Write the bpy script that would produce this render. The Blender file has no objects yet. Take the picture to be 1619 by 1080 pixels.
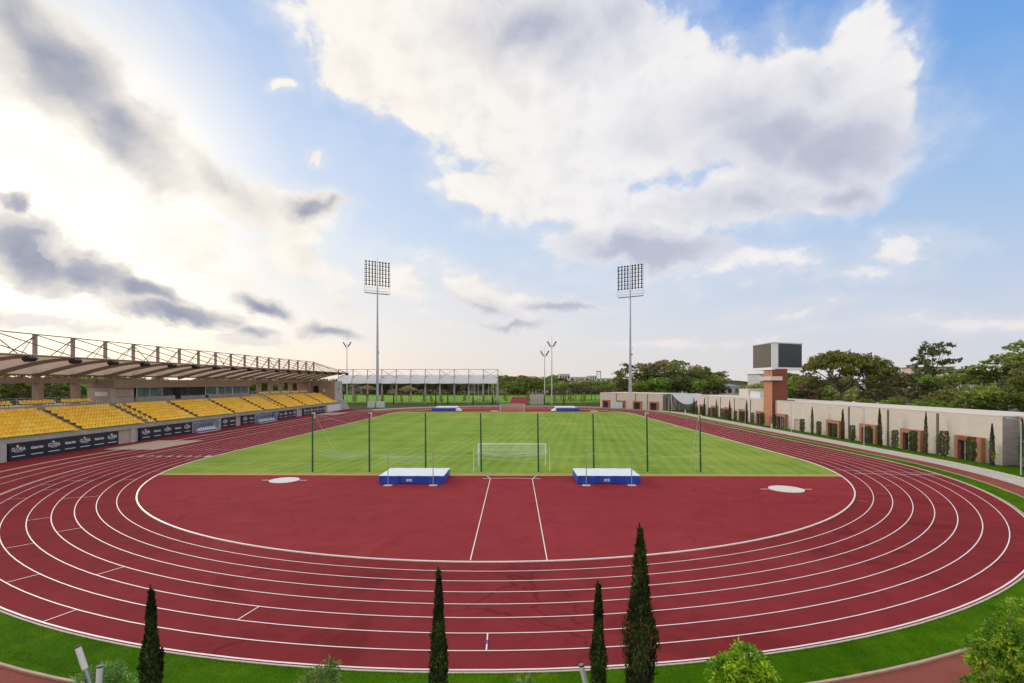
import bpy, bmesh, math, random
from mathutils import Vector, Matrix
random.seed(7)
SC = bpy.context.scene
COL = SC.collection
PI = math.pi
YC = 62.4          # centre of the near bend
YF = 146.79        # centre of the far bend

# ------------------------------------------------------------------ materials
def s2l(c):
    return tuple((x/255/12.92 if x/255 <= .04045 else ((x/255+.055)/1.055)**2.4) for x in c)

class NT:
    def __init__(s, tree): s.t = tree; s.n = tree.nodes; s.l = tree.links
    def new(s, typ, **kw):
        nd = s.n.new(typ)
        for k, v in kw.items(): setattr(nd, k, v)
        return nd
    def link(s, a, b): s.l.new(a, b)
    def put(s, sock, v):
        if hasattr(v, 'is_output') or isinstance(v, bpy.types.NodeSocket): s.link(v, sock)
        else: sock.default_value = v
    def math(s, op, a, b=0.0, c=None, clamp=False):
        nd = s.new('ShaderNodeMath', operation=op); nd.use_clamp = clamp
        s.put(nd.inputs[0], a); s.put(nd.inputs[1], b)
        if c is not None: s.put(nd.inputs[2], c)
        return nd.outputs[0]
    def mix(s, f, a, b, blend='MIX'):
        nd = s.new('ShaderNodeMix', data_type='RGBA', blend_type=blend)
        s.put(nd.inputs[0], f); s.put(nd.inputs[6], a if not isinstance(a, tuple) else (*a[:3], 1)); s.put(nd.inputs[7], b if not isinstance(b, tuple) else (*b[:3], 1))
        return nd.outputs[2]
    def noise(s, vec, scale, detail=4, rough=.55, dist=0, dim='3D'):
        nd = s.new('ShaderNodeTexNoise', noise_dimensions=dim)
        if vec is not None: s.link(vec, nd.inputs['Vector'])
        nd.inputs['Scale'].default_value = scale; nd.inputs['Detail'].default_value = detail
        nd.inputs['Roughness'].default_value = rough; nd.inputs['Distortion'].default_value = dist
        return nd.outputs['Fac']
    def ramp(s, f, stops, interp='LINEAR'):
        nd = s.new('ShaderNodeValToRGB'); cr = nd.color_ramp; cr.interpolation = interp
        while len(cr.elements) < len(stops): cr.elements.new(.5)
        for e, (p, c) in zip(cr.elements, stops):
            e.position = p; e.color = (*c[:3], 1) if isinstance(c, tuple) else (c, c, c, 1)
        s.put(nd.inputs[0], f); return nd.outputs[0]
    def mapr(s, v, a, b, c=0., d=1., smooth=True):
        nd = s.new('ShaderNodeMapRange', interpolation_type='SMOOTHSTEP' if smooth else 'LINEAR')
        s.put(nd.inputs[0], v)
        for i, x in enumerate((a, b, c, d)): s.put(nd.inputs[i+1], x)
        return nd.outputs[0]

def base_mat(name):
    m = bpy.data.materials.new(name); m.use_nodes = True
    t = NT(m.node_tree); b = t.n['Principled BSDF']
    return m, t, b

def mat(name, col, rough=.6, metal=0., var=.18, scale=1.5, bump=0., bscale=20, spec=.5, streak=0.):
    """plain surface with dirt-like variation; col is linear base colour"""
    m, t, b = base_mat(name)
    tc = t.new('ShaderNodeTexCoord')
    n1 = t.noise(tc.outputs['Object'], scale, 6, .6)
    n2 = t.noise(tc.outputs['Object'], scale*9, 3, .6)
    f = t.math('ADD', t.math('MULTIPLY', n1, .65), t.math('MULTIPLY', n2, .35))
    lo = tuple(c*(1-var) for c in col); hi = tuple(min(1, c*(1+var)) for c in col)
    c = t.ramp(f, [(.3, lo), (.7, hi)])
    if streak:
        mp = t.new('ShaderNodeMapping'); mp.inputs['Scale'].default_value = (1.2, 1.2, .12)
        t.link(tc.outputs['Object'], mp.inputs[0])
        ns = t.noise(mp.outputs[0], 2.2, 5, .65)
        c = t.mix(t.mapr(ns, .5, .75, 0, streak), c, tuple(x*.55 for x in col))
    t.link(c, b.inputs['Base Color'])
    b.inputs['Roughness'].default_value = rough; b.inputs['Metallic'].default_value = metal
    b.inputs['Specular IOR Level'].default_value = spec
    if bump:
        bn = t.new('ShaderNodeBump'); bn.inputs['Strength'].default_value = bump; bn.inputs['Distance'].default_value = .02
        t.link(t.noise(tc.outputs['Object'], bscale, 4), bn.inputs['Height']); t.link(bn.outputs[0], b.inputs['Normal'])
    return m

def leaf_mat(name, dark, mid, light, trans=.25, nscale=.6, rough=.6):
    m, t, b = base_mat(name)
    g = t.new('ShaderNodeNewGeometry'); tc = t.new('ShaderNodeTexCoord')
    oi = t.new('ShaderNodeObjectInfo')
    n = t.noise(tc.outputs['Object'], nscale, 3, .6)
    f = t.math('ADD', t.math('MULTIPLY', g.outputs['Random Per Island'], .5), t.math('MULTIPLY', t.mapr(n, .3, .7), .5))
    c = t.ramp(f, [(.1, dark), (.5, mid), (.92, light)])
    hsv = t.new('ShaderNodeHueSaturation')
    t.link(t.math('ADD', t.math('MULTIPLY', oi.outputs['Random'], .04), .48), hsv.inputs['Hue'])
    t.link(t.math('ADD', t.math('MULTIPLY', oi.outputs['Random'], .35), .8), hsv.inputs['Value'])
    t.link(c, hsv.inputs['Color']); c = hsv.outputs[0]
    t.link(c, b.inputs['Base Color']); b.inputs['Roughness'].default_value = rough; b.inputs['Specular IOR Level'].default_value = .25
    tr = t.new('ShaderNodeBsdfTranslucent'); t.link(c, tr.inputs['Color'])
    mx = t.new('ShaderNodeMixShader'); mx.inputs[0].default_value = trans
    t.link(b.outputs[0], mx.inputs[1]); t.link(tr.outputs[0], mx.inputs[2])
    t.link(mx.outputs[0], t.n['Material Output'].inputs['Surface'])
    return m

def track_mat(name, c1, c2, stain=1.):
    m, t, b = base_mat(name)
    tc = t.new('ShaderNodeTexCoord'); P = tc.outputs['Object']
    big = t.noise(P, .045, 5, .6); mid = t.noise(P, .6, 6, .65, .4); fine = t.noise(P, 30, 3, .7)
    f = t.math('ADD', t.math('MULTIPLY', big, .55), t.math('MULTIPLY', mid, .45))
    c = t.ramp(f, [(.36, c1), (.64, c2)])
    # old water lines and joints in the rubber: thin, broken, winding
    wn = t.new('ShaderNodeTexNoise'); wn.inputs['Scale'].default_value = .35; wn.inputs['Detail'].default_value = 3
    t.link(P, wn.inputs['Vector'])
    add = t.new('ShaderNodeVectorMath', operation='MULTIPLY_ADD'); add.inputs[1].default_value = (5, 5, 5); t.link(wn.outputs['Color'], add.inputs[0]); t.link(P, add.inputs[2])
    vo = t.new('ShaderNodeTexVoronoi', feature='DISTANCE_TO_EDGE'); vo.inputs['Scale'].default_value = .13; t.link(add.outputs[0], vo.inputs['Vector'])
    line = t.mapr(vo.outputs['Distance'], .0, .022, 1, 0)
    gate = t.mapr(t.noise(P, .07, 3), .47, .56)
    c = t.mix(t.math('MULTIPLY', t.math('MULTIPLY', line, gate), .40*stain), c, tuple(x*.3 for x in c1))
    blot = t.mapr(t.noise(P, .17, 4, .6, 1.2), .56, .66, 0, .36*stain)
    c = t.mix(blot, c, tuple(x*.62 for x in c1))
    pale = t.mapr(t.noise(P, .11, 5, .6, .8), .58, .72, 0, .3*stain)
    c = t.mix(pale, c, (c2[0]*1.25, c2[1]*1.9, c2[2]*1.7))
    mp = t.new('ShaderNodeMapping'); mp.inputs['Rotation'].default_value = (0, 0, .5); mp.inputs['Scale'].default_value = (.25, 1.6, 1); t.link(P, mp.inputs[0])
    c = t.mix(t.mapr(t.noise(mp.outputs[0], .8, 6, .7, .6), .52, .78, 0, .22), c, (c2[0]*1.2, c2[1]*1.5, c2[2]*1.45))
    c = t.mix(t.mapr(t.noise(P, 1.7, 6, .75), .6, .75, 0, .18*stain), c, tuple(x*.5 for x in c1))
    gr = t.mapr(fine, .3, .75, .82, 1.2, False)
    vm = t.new('ShaderNodeVectorMath', operation='SCALE'); t.link(c, vm.inputs[0]); t.link(gr, vm.inputs['Scale'])
    t.link(vm.outputs[0], b.inputs['Base Color']); b.inputs['Roughness'].default_value = 1.
    b.inputs['Specular IOR Level'].default_value = .03
    bn = t.new('ShaderNodeBump'); bn.inputs['Strength'].default_value = .35; bn.inputs['Distance'].default_value = .01
    t.link(t.noise(P, 60, 3), bn.inputs['Height']); t.link(bn.outputs[0], b.inputs['Normal'])
    return m

def grass_mat(name, dark, mid, light, stripes=False, worn=None, blade=14.):
    m, t, b = base_mat(name)
    tc = t.new('ShaderNodeTexCoord'); P = tc.outputs['Object']
    a = t.noise(P, .09, 4, .6, .3); c_ = t.noise(P, .9, 6, .7); d = t.noise(P, blade, 3, .8)
    f = t.math('ADD', t.math('ADD', t.math('MULTIPLY', a, .3), t.math('MULTIPLY', c_, .3)), t.math('MULTIPLY', d, .4))
    c = t.ramp(f, [(.36, dark), (.5, mid), (.64, light)])
    sx = t.new('ShaderNodeSeparateXYZ'); t.link(P, sx.inputs[0])
    if stripes:
        for sc_, rot, amt in ((.115, 0, .07), (.085, 90, .05), (.42, 8, .10)):
            mp = t.new('ShaderNodeMapping'); mp.inputs['Rotation'].default_value = (0, 0, math.radians(rot)); t.link(P, mp.inputs[0])
            w = t.new('ShaderNodeTexWave', wave_type='BANDS', bands_direction='X'); w.inputs['Scale'].default_value = sc_/2
            w.inputs['Distortion'].default_value = 1.2; w.inputs['Detail'].default_value = 3; w.inputs['Detail Scale'].default_value = 1.5
            t.link(mp.outputs[0], w.inputs['Vector'])
            c = t.mix(t.mapr(w.outputs['Fac'], .35, .65, 0, amt), c, tuple(x*1.7 for x in light))
        # streaks left by the mower, stretched across the pitch
        mp = t.new('ShaderNodeMapping'); mp.inputs['Scale'].default_value = (.10, .9, 1); t.link(P, mp.inputs[0])
        c = t.mix(t.mapr(t.noise(mp.outputs[0], 1., 6, .7), .45, .75, 0, .55), c, (light[0]*1.5, light[1]*1.25, light[2]*1.1))
        c = t.mix(t.mapr(t.noise(P, .05, 4, .6), .5, .68, 0, .35), c, (light[0]*1.7, light[1]*1.2, light[2]))
    if worn is not None:   # dry straw-coloured edge along y = worn
        dd = t.math('SUBTRACT', sx.outputs[1], worn)
        e = t.math('ADD', dd, t.math('MULTIPLY', t.noise(P, 1.1, 5, .7), 1.6))
        c = t.mix(t.mapr(e, .9, 2.6, .95, 0), c, (.50, .34, .15))
        g2 = t.mapr(t.noise(P, .5, 5, .7), .52, .7, 0, .5)
        near = t.mapr(dd, 1., 7., 1, 0)
        c = t.mix(t.math('MULTIPLY', g2, near), c, (.36, .30, .09))
    else:
        c = t.mix(t.mapr(t.noise(P, .35, 4, .65), .58, .74, 0, .35), c, (light[0]*1.9, light[1]*1.05, light[2]))
    t.link(c, b.inputs['Base Color']); b.inputs['Roughness'].default_value = 1.; b.inputs['Specular IOR Level'].default_value = .03
    bn = t.new('ShaderNodeBump'); bn.inputs['Strength'].default_value = .7; bn.inputs['Distance'].default_value = .05
    t.link(t.noise(P, blade*1.6, 3, .8), bn.inputs['Height']); t.link(bn.outputs[0], b.inputs['Normal'])
    return m

def block_mat(name, col, bw, bh, mortar=.012, dark=.8, axis='YZ', var=.08, rough=.85):
    """courses of blocks or tiles on a vertical wall"""
    m, t, b = base_mat(name)
    tc = t.new('ShaderNodeTexCoord'); P = tc.outputs['Object']
    sx = t.new('ShaderNodeSeparateXYZ'); t.link(P, sx.inputs[0]); cx = t.new('ShaderNodeCombineXYZ')
    t.link(t.math('ADD', sx.outputs[0], sx.outputs[1]), cx.inputs[0]); t.link(sx.outputs[2], cx.inputs[1])
    br = t.new('ShaderNodeTexBrick'); t.link(cx.outputs[0], br.inputs['Vector'])
    br.inputs['Color1'].default_value = (*[c*(1-var) for c in col], 1); br.inputs['Color2'].default_value = (*[c*(1+var) for c in col], 1)
    br.inputs['Mortar'].default_value = (*[c*dark for c in col], 1); br.inputs['Scale'].default_value = 1
    br.inputs['Mortar Size'].default_value = mortar; br.inputs['Brick Width'].default_value = bw; br.inputs['Row Height'].default_value = bh
    n = t.noise(P, .5, 5, .6)
    c = t.mix(t.mapr(n, .35, .75, 0, .25), br.outputs[0], tuple(x*.8 for x in col))
    mp = t.new('ShaderNodeMapping'); mp.inputs['Scale'].default_value = (1, 1, .1); t.link(P, mp.inputs[0])
    c = t.mix(t.mapr(t.noise(mp.outputs[0], 1.6, 5, .6), .52, .78, 0, .2), c, tuple(x*.62 for x in col))
    lowf = t.mapr(sx.outputs[2], 0, .9, .3, 0)
    c = t.mix(lowf, c, tuple(x*.6 for x in col))
    t.link(c, b.inputs['Base Color']); b.inputs['Roughness'].default_value = rough
    bn = t.new('ShaderNodeBump'); bn.inputs['Strength'].default_value = .4; bn.inputs['Distance'].default_value = .01
    t.link(br.outputs['Fac'], bn.inputs['Height']); bn.invert = True; t.link(bn.outputs[0], b.inputs['Normal'])
    return m

def glass_mat(name, col, rough=.05, spec=.8):
    m, t, b = base_mat(name)
    tc = t.new('ShaderNodeTexCoord')
    mp = t.new('ShaderNodeMapping'); mp.inputs['Scale'].default_value = (.8, .8, .25); t.link(tc.outputs['Object'], mp.inputs[0])
    c = t.ramp(t.noise(mp.outputs[0], 1.1, 5, .7), [(.38, tuple(x*.35 for x in col)), (.7, col)])
    t.link(c, b.inputs['Base Color']); b.inputs['Roughness'].default_value = rough; b.inputs['Specular IOR Level'].default_value = spec
    return m

def fabric_mat(name, col, trans=.45, rough=.7, alpha=1.):
    m, t, b = base_mat(name)
    tc = t.new('ShaderNodeTexCoord')
    c = t.ramp(t.noise(tc.outputs['Object'], .5, 6, .6), [(.3, tuple(x*.85 for x in col)), (.7, col)])
    t.link(c, b.inputs['Base Color']); b.inputs['Roughness'].default_value = rough
    tr = t.new('ShaderNodeBsdfTranslucent'); t.link(c, tr.inputs['Color'])
    mx = t.new('ShaderNodeMixShader'); mx.inputs[0].default_value = trans
    t.link(b.outputs[0], mx.inputs[1]); t.link(tr.outputs[0], mx.inputs[2]); out = mx.outputs[0]
    if alpha < 1:
        tp = t.new('ShaderNodeBsdfTransparent'); m2 = t.new('ShaderNodeMixShader'); m2.inputs[0].default_value = alpha
        t.link(tp.outputs[0], m2.inputs[1]); t.link(out, m2.inputs[2]); out = m2.outputs[0]
    t.link(out, t.n['Material Output'].inputs['Surface'])
    return m

M = {}
M['track'] = track_mat('red_track_rubber', (.180, .025, .030), (.262, .038, .044))
M['apron'] = track_mat('red_infield_rubber', (.235, .030, .037), (.300, .044, .052), .6)
M['pave'] = track_mat('brick_red_path', (.21, .065, .05), (.30, .10, .08), .4)
M['line'] = mat('white_line_paint', (.80, .76, .76), .6, var=.12, scale=3)
M['orange'] = mat('orange_line_paint', (.75, .25, .05), .6)
M['bluep'] = mat('blue_line_paint', (.08, .12, .35), .6)
M['curb'] = mat('aluminium_curb', (.78, .77, .76), .4, var=.08)
M['kerb'] = mat('kerb_concrete', (.52, .46, .38), .85, var=.2, scale=2, bump=.3)
M['kerb2'] = mat('pinkish_kerb_concrete', (.46, .33, .27), .85, var=.25, scale=2, bump=.3)
M['path'] = mat('path_concrete', (.46, .45, .43), .9, var=.14, scale=.8, bump=.3)
M['turf'] = grass_mat('infield_turf', (.094, .175, .020), (.160, .268, .040), (.245, .350, .078), True, 50.0, 9)
M['lawn'] = grass_mat('lawn_green', (.020, .068, .001), (.052, .142, .002), (.125, .235, .006), blade=16)
M['field'] = grass_mat('training_turf', (.10, .22, .02), (.16, .32, .035), (.22, .38, .06), blade=4)
M['ground'] = grass_mat('rough_ground', (.035, .06, .015), (.07, .09, .03), (.12, .12, .06), blade=2)
M['conc'] = mat('stand_concrete', (.36, .335, .315), .9, var=.2, scale=.8, bump=.25, streak=.4)
M['conc2'] = mat('light_concrete', (.44, .43, .42), .85, var=.15, scale=.8, streak=.4)
M['brownwall'] = mat('taupe_render', (.33, .245, .21), .85, var=.08, scale=.5, bump=.1, streak=.25)
M['taupe'] = mat('pale_taupe_render', (.46, .375, .33), .85, var=.08, scale=.5, streak=.25)
M['steel'] = mat('brown_painted_steel', (.30, .215, .18), .55, .1, var=.15)
M['rod'] = mat('dark_steel_rod', (.10, .078, .062), .5, .3, var=.1)
M['galv'] = mat('galvanised_steel', (.36, .42, .50), .42, .55, var=.18, scale=.6, streak=.3)
M['galvl'] = mat('pale_galvanised_steel', (.48, .52, .56), .5, .3, var=.12)
M['lamp'] = mat('black_lamp_housing', (.022, .024, .028), .45, .2)
M['lampglass'] = mat('lamp_glass', (.10, .11, .14), .2)
M['black'] = mat('black_gap', (.012, .012, .013), .8)
M['seat'] = mat('yellow_seat_plastic', (.92, .52, .035), .45, var=.12, scale=.35)
def seat_mat():
    m, t, b = base_mat('yellow_seat_plastic'); oi = t.new('ShaderNodeObjectInfo'); g = t.new('ShaderNodeNewGeometry'); tc = t.new('ShaderNodeTexCoord')
    r_ = t.math('FRACT', t.math('ADD', oi.outputs['Random'], g.outputs['Random Per Island']))
    c = t.ramp(r_, [(0, (.88, .50, .030)), (.5, (.97, .60, .040)), (.9, (.98, .64, .07)), (1, (.95, .66, .14))])
    c = t.mix(t.mapr(t.noise(tc.outputs['Object'], 1.3, 5, .7), .55, .85, 0, .2), c, (.55, .33, .08))
    t.link(c, b.inputs['Base Color']); b.inputs['Roughness'].default_value = .45
    return m
M['seat'] = seat_mat()
M['step'] = mat('yellow_step_paint', (.88, .50, .04), .7, var=.18, scale=1)
M['green'] = mat('green_grey_metal', (.20, .26, .21), .6)
M['membrane'] = fabric_mat('roof_membrane', (.72, .585, .49), .4)
M['white_roof'] = fabric_mat('white_roof_membrane', (.72, .76, .84), .25)
M['board'] = mat('navy_banner_vinyl', (.012, .017, .030), .45, var=.2)
M['letter'] = mat('white_lettering', (.80, .84, .86), .6, var=.03)
M['cream'] = block_mat('cream_split_block', (.62, .565, .505), 1.2, .22, .010, .93, var=.035)
M['creamroof'] = mat('cream_parapet', (.63, .57, .51), .9, var=.08, scale=.6, streak=.2)
M['greywall'] = block_mat('grey_split_block', (.30, .28, .28), 1.2, .22, .010, .86)
M['strip'] = mat('brown_downpipe', (.12, .085, .08), .6)
M['brickshade'] = block_mat('shaded_brick_cladding', (.20, .065, .042), 1.0, .16, .014, .7, var=.1)  # same brick with the shade of the tower's unlit side in its colour
M['wood'] = mat('orange_timber_cladding', (.36, .155, .085), .6, var=.2, scale=2.5, streak=.4)
M['brick'] = block_mat('orange_brick_cladding', (.52, .23, .135), 1.0, .16, .014, .72, var=.1)
M['glassdk'] = glass_mat('dark_door_glass', (.05, .06, .07))
M['glasspale'] = glass_mat('teal_window_glass', (.22, .30, .31))
M['alu'] = mat('pale_aluminium', (.64, .69, .77), .4, .2, var=.06)
M['screen'] = mat('dark_led_screen', (.014, .026, .045), .40, var=.08, scale=.4)
M['screenlit'] = mat('sunlit_led_screen', (.075, .058, .046), .6, var=.05, scale=.4)  # lit screen face: the light and reflection are put into its colour
M['white'] = mat('white_paint', (.72, .76, .83), .45, var=.06)
M['whitedull'] = mat('off_white_paint', (.58, .57, .55), .6, var=.12)
M['net'] = fabric_mat('white_net_cord', (.8, .82, .8), .2, alpha=.55)
M['netf'] = fabric_mat('fine_white_net', (.8, .85, .8), .2, alpha=.16)
M['matblue'] = mat('blue_mat_vinyl', (.012, .062, .46), .38, var=.15, scale=1.2, bump=.3, bscale=2)
M['mattop'] = mat('white_mat_cover', (.70, .78, .86), .5, var=.08, scale=1.2, bump=.2, bscale=3)
M['pole'] = mat('dark_green_paint', (.008, .085, .045), .4)
M['upright'] = mat('pinkish_metal', (.42, .34, .32), .4, .3)
M['bark'] = mat('grey_brown_bark', (.17, .135, .11), .95, var=.35, scale=3, bump=.6, bscale=6)
M['barkdk'] = mat('dark_bark', (.07, .055, .045), .95, var=.3, scale=3)
M['pipe'] = mat('white_pipe', (.68, .68, .70), .35, var=.06)
M['sand'] = mat('beige_pit_cover', (.43, .34, .26), .85, var=.14, scale=.7)
M['disc'] = mat('pale_concrete_circle', (.64, .63, .60), .8, var=.1)
M['dugout'] = fabric_mat('blue_tinted_shell', (.30, .38, .58), .4, .15, alpha=.62)
M['tarmac'] = mat('car_park_asphalt', (.06, .06, .06), .9)
M['fence'] = mat('fence_wire', (.10, .13, .12), .6, .2)
# foliage
M['cyp'] = leaf_mat('cypress_foliage', (0.010, 0.015, 0.007), (0.030, 0.051, 0.014), (0.133, 0.189, 0.046), .12, 2.5)
M['pine'] = leaf_mat('pine_needles', (0.088, 0.126, 0.034), (0.216, 0.268, 0.061), (0.471, 0.446, 0.109), .35, .35)
M['pinedk'] = leaf_mat('dark_pine_needles', (0.050, 0.072, 0.032), (0.117, 0.145, 0.051), (0.249, 0.248, 0.078), .15, .35)  # darker needle tone for some pines and the far woods
M['pinebr'] = leaf_mat('brownish_pine_needles', (0.168, 0.142, 0.083), (0.352, 0.297, 0.165), (0.615, 0.497, 0.249), .35, .35)
M['leafy'] = leaf_mat('green_leaves', (0.092, 0.162, 0.028), (0.221, 0.336, 0.055), (0.404, 0.525, 0.098), .3, .5)
M['young'] = leaf_mat('yellow_green_leaves', (0.062, 0.156, 0.009), (0.217, 0.422, 0.020), (0.707, 0.784, 0.059), .35, 3.5)
M['young2'] = leaf_mat('fresh_green_leaves', (0.069, 0.173, 0.014), (0.218, 0.406, 0.029), (0.597, 0.623, 0.065), .35, 3.5)
M['hedge'] = leaf_mat('clipped_shrub_leaves', (0.037, 0.059, 0.015), (0.095, 0.125, 0.033), (0.221, 0.212, 0.064), .2, 1.6)
M['olean'] = leaf_mat('oleander_leaves', (0.051, 0.113, 0.018), (0.139, 0.254, 0.054), (0.381, 0.508, 0.152), .3, 3)

# ------------------------------------------------------------------ mesh builder
class MB:
    def __init__(s): s.v = []; s.f = []; s.m = []
    def add(s, vs, fs, mi=0):
        o = len(s.v); s.v += [tuple(v) for v in vs]; s.f += [tuple(i+o for i in f) for f in fs]; s.m += [mi]*len(fs); return s
    def box(s, x0, x1, y0, y1, z0, z1, mi=0):
        return s.add([(x0,y0,z0),(x1,y0,z0),(x1,y1,z0),(x0,y1,z0),(x0,y0,z1),(x1,y0,z1),(x1,y1,z1),(x0,y1,z1)],
                     [(0,3,2,1),(4,5,6,7),(0,1,5,4),(1,2,6,5),(2,3,7,6),(3,0,4,7)], mi)
    def bbox(s, x0, x1, y0, y1, z0, z1, c=.03, mi=0):   # box with chamfered vertical and top edges
        p = [(x0+c,y0),(x1-c,y0),(x1,y0+c),(x1,y1-c),(x1-c,y1),(x0+c,y1),(x0,y1-c),(x0,y0+c)]
        q = [(x0+2*c,y0+c),(x1-2*c,y0+c),(x1-c,y0+2*c),(x1-c,y1-2*c),(x1-2*c,y1-c),(x0+2*c,y1-c),(x0+c,y1-2*c),(x0+c,y0+2*c)]
        vs = [(a,b,z0) for a,b in p]+[(a,b,z1-c) for a,b in p]+[(a,b,z1) for a,b in q]
        fs = [tuple(range(7,-1,-1)), tuple(range(16,24))]
        for r in (0, 8):
            for i in range(8): j=(i+1)%8; fs.append((r+i,r+j,r+8+j,r+8+i))
        return s.add(vs, fs, mi)
    def tube(s, p, q, r0, r1=None, n=8, mi=0, cap=True):
        p = Vector(p); q = Vector(q); r1 = r0 if r1 is None else r1
        d = (q-p); L = d.length
        if L < 1e-6: return s
        d /= L; a = Vector((0,0,1)) if abs(d.z) < .9 else Vector((1,0,0))
        u = d.cross(a).normalized(); w = d.cross(u)
        vs = []
        for c, r in ((p, r0), (q, r1)):
            for i in range(n):
                t = 2*PI*i/n; vs.append(c+u*math.cos(t)*r+w*math.sin(t)*r)
        fs = [(i, i+n, (i+1)%n+n, (i+1)%n) for i in range(n)]
        if cap: fs += [tuple(range(n)), tuple(range(2*n-1, n-1, -1))]
        return s.add(vs, fs, mi)
    def path(s, pts, r, n=6, mi=0):
        for a, b in zip(pts, pts[1:]): s.tube(a, b, r if not callable(r) else r(a), r if not callable(r) else r(b), n, mi)
        return s
    def bar(s, p, q, w, h, mi=0):    # rectangular bar, w horizontal width, h the other
        p = Vector(p); q = Vector(q); d = (q-p).normalized()
        a = Vector((0,0,1)) if abs(d.z) < .95 else Vector((0,1,0))
        u = d.cross(a).normalized()*(w/2); k = d.cross(u).normalized()*(h/2)
        vs = [c+x for c in (p, q) for x in (u+k, -u+k, -u-k, u-k)]
        return s.add(vs, [(0,1,2,3),(7,6,5,4),(0,4,5,1),(1,5,6,2),(2,6,7,3),(3,7,4,0)], mi)
    def prism(s, poly, z0, z1, mi=0):
        n = len(poly)
        vs = [(x,y,z0) for x,y in poly]+[(x,y,z1) for x,y in poly]
        return s.add(vs, [tuple(range(n-1,-1,-1)), tuple(range(n,2*n))]+[(i,(i+1)%n,(i+1)%n+n,i+n) for i in range(n)], mi)
    def extrude_y(s, prof, y0, y1, mi=0):   # prof: (x, z) polygon
        n = len(prof)
        vs = [(x,y0,z) for x,z in prof]+[(x,y1,z) for x,z in prof]
        return s.add(vs, [tuple(range(n)), tuple(range(2*n-1,n-1,-1))]+[(i,i+n,(i+1)%n+n,(i+1)%n) for i in range(n)], mi)
    def sheet(s, poly, z, mi=0):
        return s.add([(x,y,z) for x,y in poly], [tuple(range(len(poly)))], mi)
    def strip(s, A, B, za, zb, closed=False, mi=0):
        n = len(A); vs = [(x,y,za) for x,y in A]+[(x,y,zb) for x,y in B]
        fs = [(i, (i+1)%n, (i+1)%n+n, i+n) for i in range(n if closed else n-1)]
        return s.add(vs, fs, mi)
    def build(s, name, mats, parent=None, smooth=False, loc=None):
        me = bpy.data.meshes.new(name); me.from_pydata(s.v, [], s.f)
        if not isinstance(mats, (list, tuple)): mats = [mats]
        for m in mats: me.materials.append(m)
        if len(mats) > 1: me.polygons.foreach_set('material_index', s.m)
        if smooth: me.polygons.foreach_set('use_smooth', [True]*len(me.polygons))
        me.update()
        bm = bmesh.new(); bm.from_mesh(me); bmesh.ops.recalc_face_normals(bm, faces=bm.faces); bm.to_mesh(me); bm.free()
        return link(name, me, parent, loc)

def link(name, me, parent=None, loc=None):
    o = bpy.data.objects.new(name, me); COL.objects.link(o)
    if parent is not None: o.parent = parent
    if loc is not None: o.location = loc
    return o
def tag(o, label=None, cat=None, group=None, kind=None):
    if label: o['label'] = label
    if cat: o['category'] = cat
    if group: o['group'] = group
    if kind: o['kind'] = kind
    return o
def thing(name, label, cat, loc=(0,0,0), rz=0., group=None):
    o = bpy.data.objects.new(name, None); COL.objects.link(o)
    o.location = loc; o.rotation_euler = (0, 0, rz); o.empty_display_size = .3
    return tag(o, label, cat, group)
def struct(name, mb, m, **k):
    return tag(mb.build(name, m, **k), kind='structure')
def dup(root, label, loc, rz=0., scale=1.):
    r = root.copy(); COL.objects.link(r); r.location = loc; r.rotation_euler = (0,0,rz); r.scale = (scale,)*3 if not isinstance(scale, tuple) else scale
    r['label'] = label
    for ch in list(root.children):
        c = ch.copy(); COL.objects.link(c); c.parent = r
        for g in ch.children:
            d = g.copy(); COL.objects.link(d); d.parent = c
    return r
ORD = 'first second third fourth fifth sixth seventh eighth ninth tenth eleventh twelfth thirteenth fourteenth fifteenth sixteenth seventeenth eighteenth nineteenth twentieth'.split()
ORD += ['twenty-'+w for w in ORD[:9]] + ['thirtieth'] + ['thirty-'+w for w in ORD[:9]] + ['fortieth']

# ------------------------------------------------------------------ ground
def loop(R0, n=96, far=True):
    """stadium outline of radius R, counter-clockwise, starting at the right end of the near bend"""
    p = []
    for i in range(n+1):
        a = PI + PI*i/n; R = R0
        if 48.05 < R0 < 48.3: k_ = min(1, max(0, -R0*math.cos(a)/14)); R = R0+.32*k_*k_*(3-2*k_)*(1 if a < 1.5*PI else 0)
        p.append((R*math.cos(a), YC+R*math.sin(a)))
    R = R0
    for i in range(n+1):
        a = PI*i/n; p.append((R*math.cos(a), YF+R*math.sin(a)))
    return p
def ring(r0, r1, z, n=96):
    return MB().strip(loop(r1, n), loop(r0, n), z, z, True)

g = MB().sheet([(-2500,-300),(2500,-300),(2500,5000),(-2500,5000)], -.05)
struct('ground', g, M['ground'])
b = MB()   # bank the camera building stands on
b.add([(-60,13.2,-.03),(60,13.2,-.03),(60,7.4,3.5),(-60,7.4,3.5),(60,-25,3.5),(-60,-25,3.5)], [(0,1,2,3),(3,2,4,5)])
struct('planted_bank', b, M['ground'])
struct('track', ring(36.5, 46.36, .0), M['track'])
def arc(R, a0, a1, yc, n=48):
    return [(R*math.sin(a0+(a1-a0)*i/n), yc-R*math.cos(a0+(a1-a0)*i/n)) for i in range(n+1)]
EX = math.sqrt(36.5**2-(YC-50.0)**2); EA = math.asin(EX/36.5)
struct('near_infield_surface', MB().sheet(arc(36.52, -EA, EA, YC, 64), .0), M['apron'])
EB = math.asin(math.sqrt(36.5**2-(158.4-YF)**2)/36.5)
pf = [(x, 2*YF-y) for x, y in arc(36.52, -EB, EB, YF, 64)]
struct('far_infield_surface', MB().sheet(pf, .0), M['apron'])
gp = arc(36.5, EA, PI/2, YC, 12) + [(x, 2*YF-y) for x, y in arc(36.5, PI/2, EB, YF, 12)]
gp += [(-x, y) for x, y in reversed(gp)]
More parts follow.
